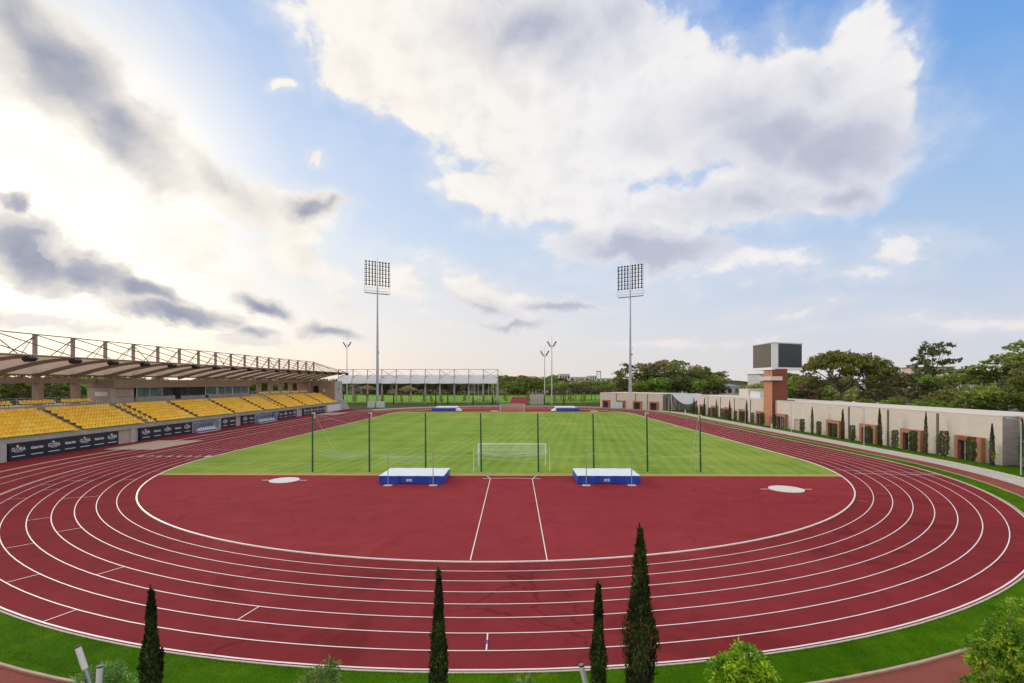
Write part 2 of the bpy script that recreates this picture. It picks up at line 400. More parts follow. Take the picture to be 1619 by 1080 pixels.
struct('infield_grass', MB().sheet(gp, .012), M['turf'])
# outside rings; on the stand side the red surface runs on to the wall
struct('grass_verge', ring(46.36, 48.08, .008), M['lawn'])
struct('brick_path', ring(48.2, 50.35, -.012), M['pave'])
struct('outer_path', ring(50.5, 52.9, -.004), M['path'])
struct('outer_lawn', ring(53.05, 57.2, .004), M['lawn'])
sp = [(-58.6, 34.)] + [(-46.3*math.cos(a), YC-46.3*math.sin(a)) for a in [math.radians(38*(1-i/16)) for i in range(17)]]
sp += [(-46.3*math.cos(a), YF+46.3*math.sin(a)) for a in [math.radians(22*i/10) for i in range(11)]] + [(-50., 171.), (-58.6, 176.)]
struct('side_surface', MB().sheet(sp, .016), M['track'])
for nm, r0, r1, zt, mt in (('outer_kerb', 48.10, 48.2, .05, 'kerb2'), ('path_edging', 50.35, 50.5, .07, 'kerb'), ('lawn_kerb', 52.9, 53.05, .09, 'kerb')):
    k = MB(); L0, L1 = loop(r0), loop(r1)
    k.strip(L0, L0, -.05, zt, True); k.strip(L0, L1, zt, zt, True); k.strip(L1, L1, zt, -.05, True)
    struct(nm, k, M[mt])
# curb, lane lines
k = MB(); L0, L1 = loop(36.42), loop(36.52)
k.strip(L0, L0, .0, .055, True); k.strip(L0, L1, .055, .055, True); k.strip(L1, L1, .055, 0, True)
struct('inner_kerb', k, M['curb'])
k = MB(); L0, L1 = loop(46.32), loop(46.40)
k.strip(L0, L0, 0, .03, True); k.strip(L0, L1, .03, .03, True); k.strip(L1, L1, .03, 0, True)
struct('outer_edging', k, M['kerb'])
ml = MB()
for i in range(1, 8):
    R = 36.5+1.22*i; ml.strip(loop(R+.028), loop(R-.028), .018, .018, True)
R = 46.2; ml.strip(loop(R+.04), loop(R-.04), .018, .018, True)
def radial(k0, k1, phi, w=.05, yc=YC, mb=None):
    a = math.radians(phi); d = Vector((math.sin(a), -math.cos(a), 0)); n = Vector((math.cos(a), math.sin(a), 0))*w/2
    c = Vector((0, yc, .021)); r0 = 36.53+1.22*k0; r1 = 36.47+1.22*k1
    (mb or ml).add([c+d*r0+n, c+d*r1+n, c+d*r1-n, c+d*r0-n], [(0,1,2,3)])
for k0, ph in ((5,-37.7),(6,-29.),(7,-20.9),(4,-25.6),(5,-11.8),(4,-47),(3,-40.3),(2,-56.2),(3,-56.6),(6,-67.2),(5,-63.4),(6,-59.2),(1,-67.2),(4,-68.6),(5,-69),(0,-74),(2,-77)):
    radial(k0, k0+1, ph)
radial(6, 7, 1.25)
radial(0, 8, 76.5, .06)
# start line across the right-hand lanes, finish on the left
ml.add([(36.6,51.6,.0205),(44.9,50.9,.0205),(44.9,50.98,.0205),(36.6,51.68,.0205)], [(0,1,2,3)])
for i in range(8):
    x = -(36.5+1.22*i+.1)
    ml.add([(x-1.02,68.6,.0205),(x,68.6,.0205),(x,68.66,.0205),(x-1.02,68.66,.0205)], [(0,1,2,3)])
# javelin runway with arc
for xa, xb in ((-.42,-.60),(3.62,3.48)):
    ml.add([(xa-.03,26.2,.0205),(xa+.03,26.2,.0205),(xb+.03,48.5,.0205),(xb-.03,48.5,.0205)], [(0,1,2,3)])
ap = [(1.45+8*math.sin(t), 40.72+8*math.cos(t)) for t in [math.radians(-14.6+29.2*i/16) for i in range(17)]]
ap = [(-1.35, ap[0][1])]+ap+[(4.25, ap[-1][1])]
ml.strip([(x,y+.05) for x,y in ap], [(x,y-.05) for x,y in ap], .0235, .0235)
for a_, b_ in (((-.62,48.46),(-1.02,49.85)),((3.5,48.46),(3.92,49.85))):
    ml.add([(a_[0]-.04,a_[1],.0265),(a_[0]+.04,a_[1],.0265),(b_[0]+.04,b_[1],.0265),(b_[0]-.04,b_[1],.0265)], [(0,1,2,3)])
ml.strip([(x,158.9) for x in (-14,14)], [(x,158.8) for x in (-14,14)], .0205, .0205)
struct('track_markings', ml, M['line'])
mo = MB()
for k0, ph in ((0,52),(1,58.2),(2,64.8),(3,71.2),(4,77)):
    radial(k0+.15, k0+.8, ph, .07, mb=mo)
struct('orange_markings', mo, M['orange'])
mo = MB(); a = math.radians(1.25)
mo.add([(x+46.0*0+44.45*math.sin(a)*1.0, YC-44.45*math.cos(a)+dy, .0235) for x, dy in ((-.03,-.14),(.03,-.14),(.03,.14),(-.03,.14))], [(0,1,2,3)])
struct('blue_marking', mo, M['bluep'])

# text meshes -------------------------------------------------------------
def text_verts(body, height, width=None, bold=0.):
    cu = bpy.data.curves.new('t', 'FONT'); cu.body = body; cu.size = 1; cu.align_x = 'CENTER'; cu.resolution_u = 3; cu.offset = bold
    ob = bpy.data.objects.new('t', cu); COL.objects.link(ob); bpy.context.view_layer.update()
    me = bpy.data.meshes.new_from_object(ob); bpy.data.objects.remove(ob)
    vs = [v.co.copy() for v in me.vertices]; fs = [tuple(p.vertices) for p in me.polygons]
    x0 = min(v.x for v in vs); x1 = max(v.x for v in vs); y0 = min(v.y for v in vs); y1 = max(v.y for v in vs)
    hs = height/(y1-y0); ws = hs if width is None else width/(x1-x0); cx = (x0+x1)/2
    bpy.data.meshes.remove(me)
    return [((v.x-cx)*ws, (v.y-y0)*hs) for v in vs], fs
# lane numbers painted before the finish line
nb = MB()
for i in range(8):
    v2, f2 = text_verts(str(i+1), 1.15, .42, .02)
    x = -(36.5+1.22*(i+.5)); nb.add([(x+a_, 62.0+b_, .0265) for a_, b_ in v2], f2)
struct('lane_numbers', nb, M['line'])
# throwing circles and pit covers
def disc(x, y, r, name, label):
    t = thing(name, label, 'throwing circle', (x, y, 0))
    p = [(r*math.cos(2*PI*i/40), r*math.sin(2*PI*i/40)) for i in range(40)]
    q = [((r+.07)*math.cos(2*PI*i/40), (r+.07)*math.sin(2*PI*i/40)) for i in range(40)]
    MB().sheet(p, .03).build('concrete_disc', M['disc'], t)
    k = MB(); k.strip(p, p, 0, .045, True); k.strip(p, q, .045, .045, True); k.strip(q, q, .045, 0, True); k.build('rim', M['white'], t)
    for q in (-1, 1): MB().box(min(q*(r+.1), q*(r+.9)), max(q*(r+.1), q*(r+.9)), -.03, .03, .0, .028).build('side_line', M['line'], t)
disc(-20.25, 47.45, 1.28, 'throwing_circle', 'pale round throwing circle on the red surface, the one towards the yellow stand')
disc(25.6, 44.0, 1.34, 'throwing_circle', 'pale round throwing circle on the red surface, the one towards the cream wall')
def cover(x0, x1, y0, y1, label):
    t = thing('sand_pit', label, 'sand pit', (0,0,0))
    MB().bbox(x0, x1, y0, y1, .0, .075, .02).build('cover', M['sand'], t)
    f = MB()
    for yy in (y0-.06, y1): f.box(x0-.06, x1+.06, yy, yy+.06, .0, .06)
    for xx in (x0-.06, x1): f.box(xx, xx+.06, y0, y1, .0, .06)
    f.build('edging', M['kerb'], t)
cover(-55.5, -48.4, 68.9, 79.3, 'beige covered jumping pit beside the big black banner at the near end')
cover(-56.6, -50.4, 143.5, 153.5, 'beige covered jumping pit at the far end of the yellow stand')
# ------------------------------------------------------------------ main stand
YK = [73.6+6.35*k for k in range(-2, 17)]       # frame lines
Y0, Y1 = 55.5, 168.3
st = thing('grandstand', 'long roofed spectator stand with a tan canopy and rows of yellow seats', 'grandstand', (-58, 60, 0))
st.location = (0, 0, 0)
prof = [(-71, 0), (-58.35, 0), (-58.35, 2.13), (-58.0, 2.13), (-58.0, 2.52), (-58.42, 2.52)]
x, z = -58.42, 2.5
for r in range(7):
    prof += [(x, z)] if r else []
    prof += [(x-.87, z)]; x -= .87; z += .43; prof += [(x, z)]
prof += [(-65.9, z), (-65.9, z+.52), (-71, z+.52)]
MB().extrude_y(prof, Y0-18, Y1).build('terrace', M['conc'], st)
WALK = z
ZR = lambda r: 2.5+.43*r
XR = lambda r: -58.42-.87*r
e = MB(); e.box(-58.40, -58.34, Y0-18, Y1-.6, 2.53, 2.76); e.build('front_upstand', M['green'], st)
AIS = [68.62, 80.88, 83.3, 93.9, 106.35, 118.7, 127.7, 130.2, 142.4, 154.8]
for a in AIS:
    w = 1.05 if a not in (83.3, 127.7) else .6; stairs = MB()
    stairs.box(-58.15, -58.45, a-w/2, a+w/2, 2.53, 2.56, 0)
    for r in range(7):
        xr = XR(r)
        stairs.box(xr-.87, xr-.40, a-w/2, a+w*.36, ZR(r)+.003, ZR(r)+.215, 0)
        stairs.box(xr-.395, xr-.01, a-w/2, a+w*.36, ZR(r)+.002, ZR(r)+.012, 0)
        stairs.box(xr-.87, xr-.40, a+w*.37, a+w/2, ZR(r)+.003, ZR(r)+.21, 1)
        stairs.box(xr-.869, xr-.862, a-w/2, a+w*.36, ZR(r)+.21, ZR(r)+.428, 0)
    stairs.build('stair_flight', [M['step'], M['conc']], st)
# back wall, beam, columns, masts
rail = MB()
for z_ in (.25, .5, .75, 1.0):
    rail.tube((-70.6, Y0-18, WALK+.5+z_), (-70.6, 83.5, WALK+.5+z_), .025, n=5)
for yy in [Y0-16+2*i for i in range(22)]: rail.tube((-70.6, yy, WALK+.5), (-70.6, yy, WALK+1.52), .025, n=5)
rail.build('back_railing', M['whitedull'], st)
rail = MB()
for z_ in (.25, .5, .75, 1.0): rail.tube((-70.6, 127.6, WALK+.5+z_), (-70.6, 160, WALK+.5+z_), .025, n=5)
for yy in [128+2*i for i in range(16)]: rail.tube((-70.6, yy, WALK+.5), (-70.6, yy, WALK+1.52), .025, n=5)
rail.build('back_railing', M['whitedull'], st)
rail = MB()
for z_ in (.35, .65, .95): rail.tube((-65.6, 79.3, WALK+z_), (-65.6, 83.6, WALK+z_), .022, n=5)
for yy in (79.3, 80.4, 81.5, 82.6, 83.6): rail.tube((-65.6, yy, WALK), (-65.6, yy, WALK+.95), .022, n=5)
rail.build('stair_railing', M['whitedull'], st)
for a, b_ in ((40, 83.6), (127.6, 165)):
    MB().box(-70.0, -69.3, a, b_, 9.25, 9.97).build('beam', M['brownwall'], st)
def zroof(x):   # underside of the membrane
    t = (x+70.3)/(70.3-58.3); return 10.55+2.2*math.sin(max(0, min(1, t))*PI/2*.96)
XS = [-70.3+12*i/10 for i in range(11)]
for i, y in enumerate(YK):
    if not (83.6 < y < 127.6):
        MB().bbox(-70.15, -69.0, y-.36, y+.36, WALK+.52, 9.25, .03).build('column', M['brownwall'], st)
        MB().box(-70.0, -69.4, y-.25, y+.25, 9.97, 10.62).build('column_head', M['steel'], st)
    MB().box(-70.2, -69.8, y-.22, y+.22, 10.6, 16.6).build('mast', M['steel'], st)
    rb = MB()
    for xa, xb in zip(XS, XS[1:]): rb.bar((xa, y, zroof(xa)-.16-.18*(1-(xa+70.3)/12)), (xb, y, zroof(xb)-.16-.18*(1-(xb+70.3)/12)), .22, .34+.25*(1-(xa+70.3)/12))
    rb.build('roof_rib', M['steel'], st)
    MB().tube((-70, y, 16.5), (-58.6, y, 12.95), .07, n=5).tube((-70, y, 16.5), (-74.5, y, 10.2), .05, n=5).build('tie_rod', M['rod'], st)
for i in range(len(YK)-1):
    k = i-2; br = MB()
    br.tube((-70, YK[i+1], 16.3), (-70, YK[i], 11.6), .07, n=5)
    if k % 4 == 3: br.tube((-70, YK[i], 16.3), (-70, YK[i+1], 11.6), .07, n=5)
    br.build('brace', M['rod'], st)
MB().tube((-70, YK[0]-6.35, 16.55), (-70, YK[-1], 16.55), .08, n=6).build('top_chord', M['rod'], st)
MB().tube((-70, YK[-1], 16.5), (-66.5, 176.0, 12.6), .05, n=5).tube((-70, YK[-1], 16.5), (-61, 176.0, 12.8), .05, n=5).tube((-70, YK[-2], 16.5), (-59, 176.0, 12.9), .05, n=5).build('end_stay', M['rod'], st)
# membrane, sagging a little between ribs, plus its front tube
mm = MB(); ys = []
for i in range(-1, len(YK)):
    a = YK[0]-6.35 if i < 0 else YK[i]; bb = YK[i+1] if i+1 < len(YK) else 176.6
    ys += [(a+(bb-a)*j/6, math.sin(PI*j/6)) for j in range(6)]
ys.append((176.6, 0))
vs = []; nx = len(XS)
for y, s_ in ys:
    for x_ in XS:
        t = (x_+70.3)/12; vs.append((x_, y, zroof(x_)+.02-.16*s_*math.sin(PI*min(1, t*1.0))+.05*s_))
fs = [(i*nx+j, i*nx+j+1, (i+1)*nx+j+1, (i+1)*nx+j) for i in range(len(ys)-1) for j in range(nx-1)]
mm.add(vs, fs); mm.build('roof_canopy', M['membrane'], st, smooth=True)
MB().tube((-58.28, 49, 12.72), (-58.28, 176.6, 12.72), .13, n=8).build('edge_tube', M['steel'], st)
MB().tube((-70.3, 49, 10.5), (-70.3, 176.6, 10.5), .14, n=8).build('rear_tube', M['steel'], st)
# press box
MB().box(-71, -66.3, 83.7, 127.4, 8.42, 9.86).build('fascia', M['brownwall'], st)
w = MB(); w.box(-71, -67.1, 83.75, 84.0, WALK-.02, 8.42); w.box(-67.4, -67.2, 84.0, 89.2, WALK-.02, 8.42); w.box(-71, -70.8, 84.0, 127.2, WALK, 8.42); w.box(-71, -67.2, 127.0, 127.3, WALK, 8.42)
w.box(-67.0, -66.7, 83.4, 84.5, WALK-.01, 8.42)
w.build('press_box_wall', M['taupe'], st)
w = MB(); w.box(-67.35, -66.9, 89.4, 99.6, WALK-.01, 6.75); w.box(-67.35, -66.9, 101.3, 109.4, WALK-.01, 6.62); w.box(-67.35, -66.9, 110.4, 127.0, WALK-.01, 6.55)
w.build('window_wall', M['conc'], st)
w = MB(); w.box(-67.19, -67.12, 84.9, 88.8, 6.82, 6.9); w.build('wall_ledge', M['strip'], st)
for y0, y1, mt in ((89.7, 96.0, 'glasspale'), (96.3, 101.2, 'glassdk'), (101.6, 109.2, 'glassdk'), (109.6, 113.6, 'glasspale'), (113.9, 119.8, 'glasspale'), (120.1, 126.9, 'glasspale')):
    wn = MB(); wn.box(-67.1, -66.98, y0-.15, y0, 6.6, 8.42); wn.box(-67.1, -66.98, y1, y1+.1, 6.6, 8.42); wn.box(-67.1, -66.98, y0, y1, 8.34, 8.42); wn.box(-67.1, -66.98, y0, y1, 6.6, 6.68)
    if y1-y0 > 5: wn.box(-67.08, -67.0, (y0+y1)/2-.04, (y0+y1)/2+.04, 6.68, 8.34)
    wo = wn.build('window', M['alu'] if mt == 'glasspale' else M['rod'], st)
    MB().box(-67.07, -67.04, y0, y1, 6.68, 8.34).build('pane', M[mt], wo)
w = MB(); w.box(-67.0, -66.9, 99.6, 101.3, WALK, 8.42); w.box(-67.0, -66.9, 109.4, 110.4, WALK, 6.6); w.build('doorway', M['black'], st)
# room and wing wall at the far end
w = MB(); w.box(-67.4, -59.5, 166.9, 167.15, 2.6, 9.7); w.box(-59.75, -59.5, 167.15, 174.0, 0, 9.7); w.box(-67.4, -59.75, 173.75, 174.0, 0, 9.7); w.box(-67.4, -67.1, 167.15, 173.75, 2, 9.7)
w.build('end_wall', M['brownwall'], st)
MB().box(-59.499, -59.46, 167.0, 174.0, .0, 9.72).build('end_facing', M['conc2'], st)
MB().box(-67.41, -59.7, 166.95, 173.9, 9.7, 9.78).build('end_roof', M['conc2'], st)
v2, f2 = text_verts('GLORIA', .42, 1.5)
tl = MB(); tl.add([(-59.44, 170.5+a_, 6.6+b_) for a_, b_ in v2], f2); tl.add([(-59.44, 170.5+.55*math.sin(t)*.8, 7.35+.35*math.cos(t)) for t in [2*PI*i/12 for i in range(12)]], [tuple(range(12))])
tl.build('wall_emblem', M['rod'], st)
w = MB(); w.box(-66.6, -64.9, 166.86, 166.9, WALK, 8.2); w.build('end_doorway', M['black'], st)
w = MB(); w.box(-63.3, -62.7, 166.84, 166.9, 6.3, 7.0); w.build('wall_lamp', M['white'], st)
w = MB(); w.extrude_y([(-71, 9.9), (-67.3, 9.9), (-67.3, 5.5), (-71, 5.5)], 165, 166.85); w.build('corner_wall', M['brownwall'], st)
w = MB(); w.extrude_y([(-59.3, 0), (-57.9, 0), (-57.9, 2.5), (-59.3, 2.5)], 168.3, 173.5); w.box(-59.3, -57.9, 168.3, 172.6, 2.5, 3.5)
w.add([(-57.9,173.5,0),(-57.9,177.6,0),(-57.9,173.5,2.5),(-59.3,173.5,0),(-59.3,177.6,0),(-59.3,173.5,2.5)], [(0,1,2),(3,5,4),(0,3,4,1),(1,4,5,2)])
w.build('wing_wall', M['conc2'], st)
# front wall: recesses and pale piers between the banners
for a, b_ in ((40, 58.0), (74.4, 78.5), (97.9, 100.3), (105.6, 107.8), (134.8, 138.7), (154.8, 156.8)):
    MB().box(-58.34, -58.30, a, b_, .0, 2.12).build('recess_wall', M['taupe'], st)
for y in (57.6, 77.2, 99.9, 135.3, 156.2):
    MB().bbox(-58.34, -58.0, y-.35, y+.35, 0, 2.12, .02).build('pier', M['conc2'], st)
MB().box(-58.3, -58.02, 157.0, 173.4, .0, 2.12).build('front_wall', M['white'], st)
MB().box(-58.29, -58.2, 55.8, 57.1, 0, 2.0).build('door', M['alu'], st)
# signs fixed on the stand
t = tag(MB().box(-69.6, -67.4, 83.68, 83.73, 7.05, 7.75).build('wall_sign', M['white']), 'small white notice sign on the taupe wall at the end of the press box', 'sign')

# ------------------------------------------------------------------ banners on the front wall
gv, gf = text_verts('GLORIA', .46, 1.70, .012); ov, of = text_verts('ÖZALTIN', .34, 1.58, .04)
BOARDS = [(58.12, 74.3, 'GOGOGOG'), (78.6, 91.2, 'GOGOG'), (100.4, 105.5, 'GO'), (107.9, 113.0, 'GO'), (121.9, 134.7, 'GOGOG'), (138.9, 154.7, 'GOGOGOG')]
BL = ['long navy advertising banner at the near end of the stand, beside the beige pit cover', 'navy advertising banner between the recess by the pit and the closest team dugout',
      'short navy banner with one pair of names, just past the closest dugout', 'short navy banner touching the near side of the farther dugout',
      'navy advertising banner just past the farther team dugout', 'farthest navy advertising banner, next to the white end wall of the stand']
for (y0, y1, sq), lb in zip(BOARDS, BL):
    t = thing('advertising_banner', lb, 'banner', (-58.0, y0, 0), group='navy advertising banners on the stand wall')
    L = y1-y0; n = len(sq); u = L/n
    MB().bbox(-.30, .04, 0, L, .02, 2.10, .01).build('panel', M['board'], t)
    for i, c in enumerate(sq):
        m = MB(); cy = u*(i+.5); k = min(1, u/2.3)
        if c == 'G':
            m.add([(.047, cy+a_*k, 1.12+b_) for a_, b_ in gv], gf); m.box(.0465, .048, cy-.45*k, cy+.45*k, .99, 1.03)
            for s_ in (-1, 1): m.add([(.047, cy-.12, 1.62), (.047, cy-.12+s_*.20, 1.70), (.047, cy-.12+s_*.08, 1.84)], [(0,1,2)])
            m.add([(.0475, cy-.165, 1.66), (.0475, cy-.12, 1.92), (.0475, cy-.075, 1.66)], [(0,1,2)])
        else: m.add([(.047, cy+a_*k, 1.15+b_) for a_, b_ in ov], of)
        m.box(.0465, .048, cy-.80*k, cy+.80*k, .48, .56)
        m.build('lettering', M['letter'], t)

# ------------------------------------------------------------------ team dugouts
def dugout(y0, y1, label):
    t = thing('team_dugout', label, 'dugout', (-57.9, y0, 0), group='team dugouts')
    L = y1-y0; A = [(.15+1.25*math.sin(a), .72+1.30*math.cos(a)*1.0) for a in [math.radians(d) for d in range(-6, 91, 12)]] 
    A = [(0, 0), (0, 1.75)] + [(.10+1.25*(1-math.cos(math.radians(d))), 1.75+.28*math.sin(math.radians(d))-.0*d) for d in (15, 35, 55, 75, 90)]
    A = [(0,0),(0,1.2),(.12,1.62),(.40,1.90),(.78,2.02),(1.15,1.98),(1.35,1.86)]
    n = 4
    for i in range(n+1):
        y = L*i/n; r = MB()
        for (a, b_), (c, d) in zip(A, A[1:]): r.tube((a, y, b_), (c, y, d), .035, n=5)
        r.build('arch', M['rod'] if 0 < i < n else M['alu'], t)
    sh = MB(); sh.strip([(a, 0) for a, b_ in A], [(a, L) for a, b_ in A], 0, 0)
    sh.v = [(a, y, zz) for y in (0, L) for a, zz in A]; sh.build('shell', M['dugout'], t, smooth=True)
    for yy in (0, L):
        sp = MB(); sp.add([(a, yy, b_) for a, b_ in A]+[(1.0, yy, .9), (.9, yy, 0)], [tuple(range(len(A)+2))]); sp.build('side_panel', M['dugout'], t)
    MB().box(.35, .80, .15, L-.15, .34, .40).build('bench', M['white'], t)
    for i in range(9):
        y = .25+(L-.5)*(i+.5)/9
        s_ = MB(); s_.add([(.38,y-.22,.42),(.78,y-.22,.40),(.78,y+.22,.40),(.38,y+.22,.42),(.28,y-.22,.86),(.28,y+.22,.86),(.34,y-.22,.86),(.34,y+.22,.86),(.44,y-.22,.47),(.44,y+.22,.47),(.78,y-.22,.45),(.78,y+.22,.45)],
              [(0,1,2,3),(0,3,5,4),(4,5,7,6),(6,7,9,8),(8,9,11,10),(10,11,2,1),(0,4,6,8,10,1),(3,2,11,9,7,5)])
        s_.build('seat', M['white'], t)
    MB().box(0, 1.3, 0, L, .0, .06).build('base', M['alu'], t)
dugout(91.3, 97.8, 'blue tinted arched team dugout with white seats, the nearer of the two')
dugout(113.1, 121.7, 'blue tinted arched team dugout with white seats, the farther of the two')

# ------------------------------------------------------------------ floodlights under the roof edge
FS = .62
f0 = thing('roof_floodlight', 'x', 'floodlight', (-58.2, YK[0], 12.6), group='black floodlights along the stand roof edge')
h = MB(); h.add([(-.55,-.75,-.1),(.55,-.75,-.1),(.55,.75,-.1),(-.55,.75,-.1),(-.80,-.95,-.62),(.80,-.95,-.42),(.80,.95,-.42),(-.80,.95,-.62),(-.5,-.7,-1.15),(.55,-.7,-1.0),(.55,.7,-1.0),(-.5,.7,-1.15)],
      [(0,1,2,3),(0,4,5,1),(1,5,6,2),(2,6,7,3),(3,7,4,0),(4,8,9,5),(5,9,10,6),(6,10,11,7),(7,11,8,4),(11,10,9,8)])
h.build('housing', M['lamp'], f0)
h = MB()
for s_ in (-1, 1): h.tube((0,s_*.5,.25),(0,s_*.6,-.35), .05, n=5).tube((-.4,s_*.5,.28),(.4,s_*.5,.28), .05, n=5)
h.build('bracket', M['rod'], f0)
h = MB(); h.add([(-.40,-.6,-1.165),(.46,-.6,-1.04),(.46,.6,-1.04),(-.40,.6,-1.165)], [(0,1,2,3)]); h.build('lens', M['lampglass'], f0)
FL = [y for y in YK if y > 58]
for i, y in enumerate(FL):
    lb = 'black boxy floodlight under the stand roof edge, %s from the photo\'s left' % ORD[i]
    if i == 0: f0.scale = (FS,)*3; f0['label'] = lb; f0.location = (-58.2, y, 12.6)
    else: dup(f0, lb, (-58.2, y, 12.6), scale=FS)

# ------------------------------------------------------------------ seats
def seat_geo():
    # moulded shell: pan, curved back; facing +x
    W = .252
    prof_ = [(.42, .40), (.30, .43), (.12, .415), (.02, .44), (-.03, .56), (-.05, .70), (-.055, .80)]
    vs = []; fs = []; n = len(prof_)
    cols = (-1, -.75, 0, .75, 1)
    for th in (0, 1):
        for (x_, z_) in prof_:
            for c in cols:
                edge = abs(c) > .9
                lift = .045 if edge else 0
                fw = .05 if edge else 0
                sh = 1 if z_ < .75 else .93
                vs.append((x_+(fw if z_ > .5 else 0)-(0.035*th if z_ > .46 else 0), c*W*sh, z_+(lift if z_ < .5 else 0)-(.04*th if z_ <= .46 else 0)))
    m = len(cols)
    for th in (0, 1):
        o = th*n*m
        for i in range(n-1):
            for j in range(m-1):
                q = (o+i*m+j, o+i*m+j+1, o+(i+1)*m+j+1, o+(i+1)*m+j); fs.append(q if th else q[::-1])
    o = n*m
    for i in range(n-1):
        for j in (0, m-1): fs.append((i*m+j, (i+1)*m+j, o+(i+1)*m+j, o+i*m+j))
    for j in range(m-1):
        for i in (0, n-1): fs.append((i*m+j, o+i*m+j, o+i*m+j+1, i*m+j+1))
    return vs, fs
SV, SF = seat_geo()
SV = [(x*.9, y*1.0, z*1.08-.06) for x, y, z in SV]
LV, LF = [], []
lb_ = MB(); lb_.box(.05, .12, -.03, .03, 0, .34); LV, LF = lb_.v, lb_.f
seats = []   # (x, y, z, row, block, index)
edges = [38.5] + AIS + [168.0]
def halfw(a): return .60 if a not in (83.3, 127.7) else .33
ROWN = ORD[:7]
for r in range(7):
    for bi in range(len(edges)-1):
        a = edges[bi]+(halfw(edges[bi]) if bi else 0); b_ = edges[bi+1]-(halfw(edges[bi+1]) if bi < len(edges)-2 else 0)
        if bi == 0: a = b_-.54*round((b_-a)/.54)
        n = int((b_-a)/.535); p = (b_-a)/n
        for i in range(n):
            seats.append((XR(r)-.62, a+p*(i+.5), ZR(r), r, bi, (n-i) if bi == 0 else i+1))
# upper back row between the columns
for k, (ya, yb) in enumerate(zip(YK, YK[1:])):
    if yb < 81 or ya > 127:
        if ya > 160: continue
        n = 9; a = ya+.55; p = (yb-.55-a)/n
        for i in range(n): seats.append((-66.6, a+p*(i+.5), WALK+.52, 7, 100+k, i+1))
cam = Vector((2.084, 0, 9.364))
def inview(s):
    x, y = s[0]-2.084, s[1]; return (x*math.cos(-.0119)-y*math.sin(-.0119))/(y*math.cos(-.0119)+x*math.sin(-.0119)) > -1.035
cand = sorted([s for s in seats if inview(s)], key=lambda s: (Vector(s[:3])-cam).length)
near = cand[:300]; ns = set(near); rest = [s for s in seats if s not in ns]
sm = MB(); sm.add(SV, SF, 0); sm.add(LV, LF, 1)
proto = None
def seat_label(s):
    r, b_, i = s[3], s[4], s[5]
    if r == 7:
        return 'yellow seat in the raised back row, bay %s from the left, %s along' % (ORD[max(0, b_-100)], ORD[i-1])
    row = 'row %s from the front' % ROWN[r]
    if b_ == 0: return 'yellow seat, %s, %s seat left of the first stair' % (row, ORD[i-1])
    if b_ == 1: return 'yellow seat, %s, %s seat past the first stair' % (row, ORD[i-1])
    if b_ == 2: return 'yellow seat, %s, %s in the narrow block past the second stair' % (row, ORD[i-1])
    return 'yellow seat, %s, %s past the third stair' % (row, ORD[i-1])
for s in near:
    if proto is None:
        proto = sm.build('stadium_seat', [M['seat'], M['green']]); o = proto
    else:
        o = proto.copy(); COL.objects.link(o)
    o.location = s[:3]; tag(o, seat_label(s), 'seat', 'yellow seats of the main stand')
big = MB()
for s in rest:
    big.add([(x+s[0], y+s[1], z+s[2]) for x, y, z in SV], SF, 0)
tag(big.build('stadium_seats', [M['seat']]), 'rows of small yellow seats filling the rest of the stand', 'seats', 'yellow seats of the main stand', 'stuff')
# ------------------------------------------------------------------ cream pavilion on the right
WX = 56.7
pv = thing('pavilion', 'long low cream block building with orange door portals beside the track', 'building', (0, 0, 0))
def shell(x0, x1, y0, y1, h, name='wall', m='cream', par=pv):
    return MB().box(x0, x1, y0, y1, 0, h).build(name, M[m], par)
shell(WX, 66, 56.9, 152.6, 5.5); shell(58.5, 66, 34, 56.89, 5.5)
MB().box(WX-.002, 58.499, 56.86, 56.899, 0, 5.49).build('return_wall', M['greywall'], pv)
MB().box(WX-.04, 66.04, 56.84, 152.64, 5.50, 5.60).build('parapet', M['creamroof'], pv)
MB().box(58.46, 66.04, 34, 56.839, 5.50, 5.60).build('parapet', M['creamroof'], pv)
for k in (1, 2, 3, 7, 8, 9, 10): 
    y = 56.87+8.7*k
    MB().box(WX-.06, WX-.001, y-.17, y+.17, .05, 5.35).build('downpipe', M['strip'], pv)
PORT = [58.93, 67.68, 76.11, 84.62, 101.7, 110.55, 119.5, 128.26, 136.9, 145.9]
def portal(y, par, x=WX, place=None):
    X = lambda a: a
    m = MB(); w = 3.6
    m.box(x-.55, x-.003, y, y+.5, .0, 2.36); m.box(x-.55, x-.003, y+w-.5, y+w, .0, 2.36); m.box(x-.55, x-.003, y, y+w, 2.36, 2.88)
    o = m.build('door_portal', M['wood'], par)
    MB().box(x-.12, x-.06, y+.5, y+w-.5, .0, 2.36).build('glazing', M['glassdk'], o)
    r = MB()
    for yy in (y+1.02, y+1.78, y+2.5): r.box(x-.16, x-.121, yy-.04, yy+.04, .02, 2.3)
    r.box(x-.16, x-.121, y+.52, y+w-.52, 2.26, 2.34); r.build('mullion', M['alu'], o)
    return o
for y in PORT: portal(y, pv)
d_ = MB(); d_.box(WX-.05, WX-.002, 96.6, 96.85, 0, 2.15); d_.box(WX-.05, WX-.002, 98.9, 99.1, 0, 2.15); d_.box(WX-.05, WX-.002, 96.85, 98.9, 2.0, 2.15)
o = d_.build('door_frame', M['strip'], pv); MB().box(WX-.03, WX-.003, 96.85, 98.9, 0, 2.0).build('door_leaf', M['taupe'], o)
ms = MB()
for i in range(6): ms.box(57.3, 57.7, 100.8+i*.9, 101.3+i*.9, 5.6, 5.78)
ms.build('roof_vent', M['rod'], pv)
t = thing('rooftop_block', 'small cream and grey plant room on the pavilion roof', 'plant room', (60.5, 127, 5.6))
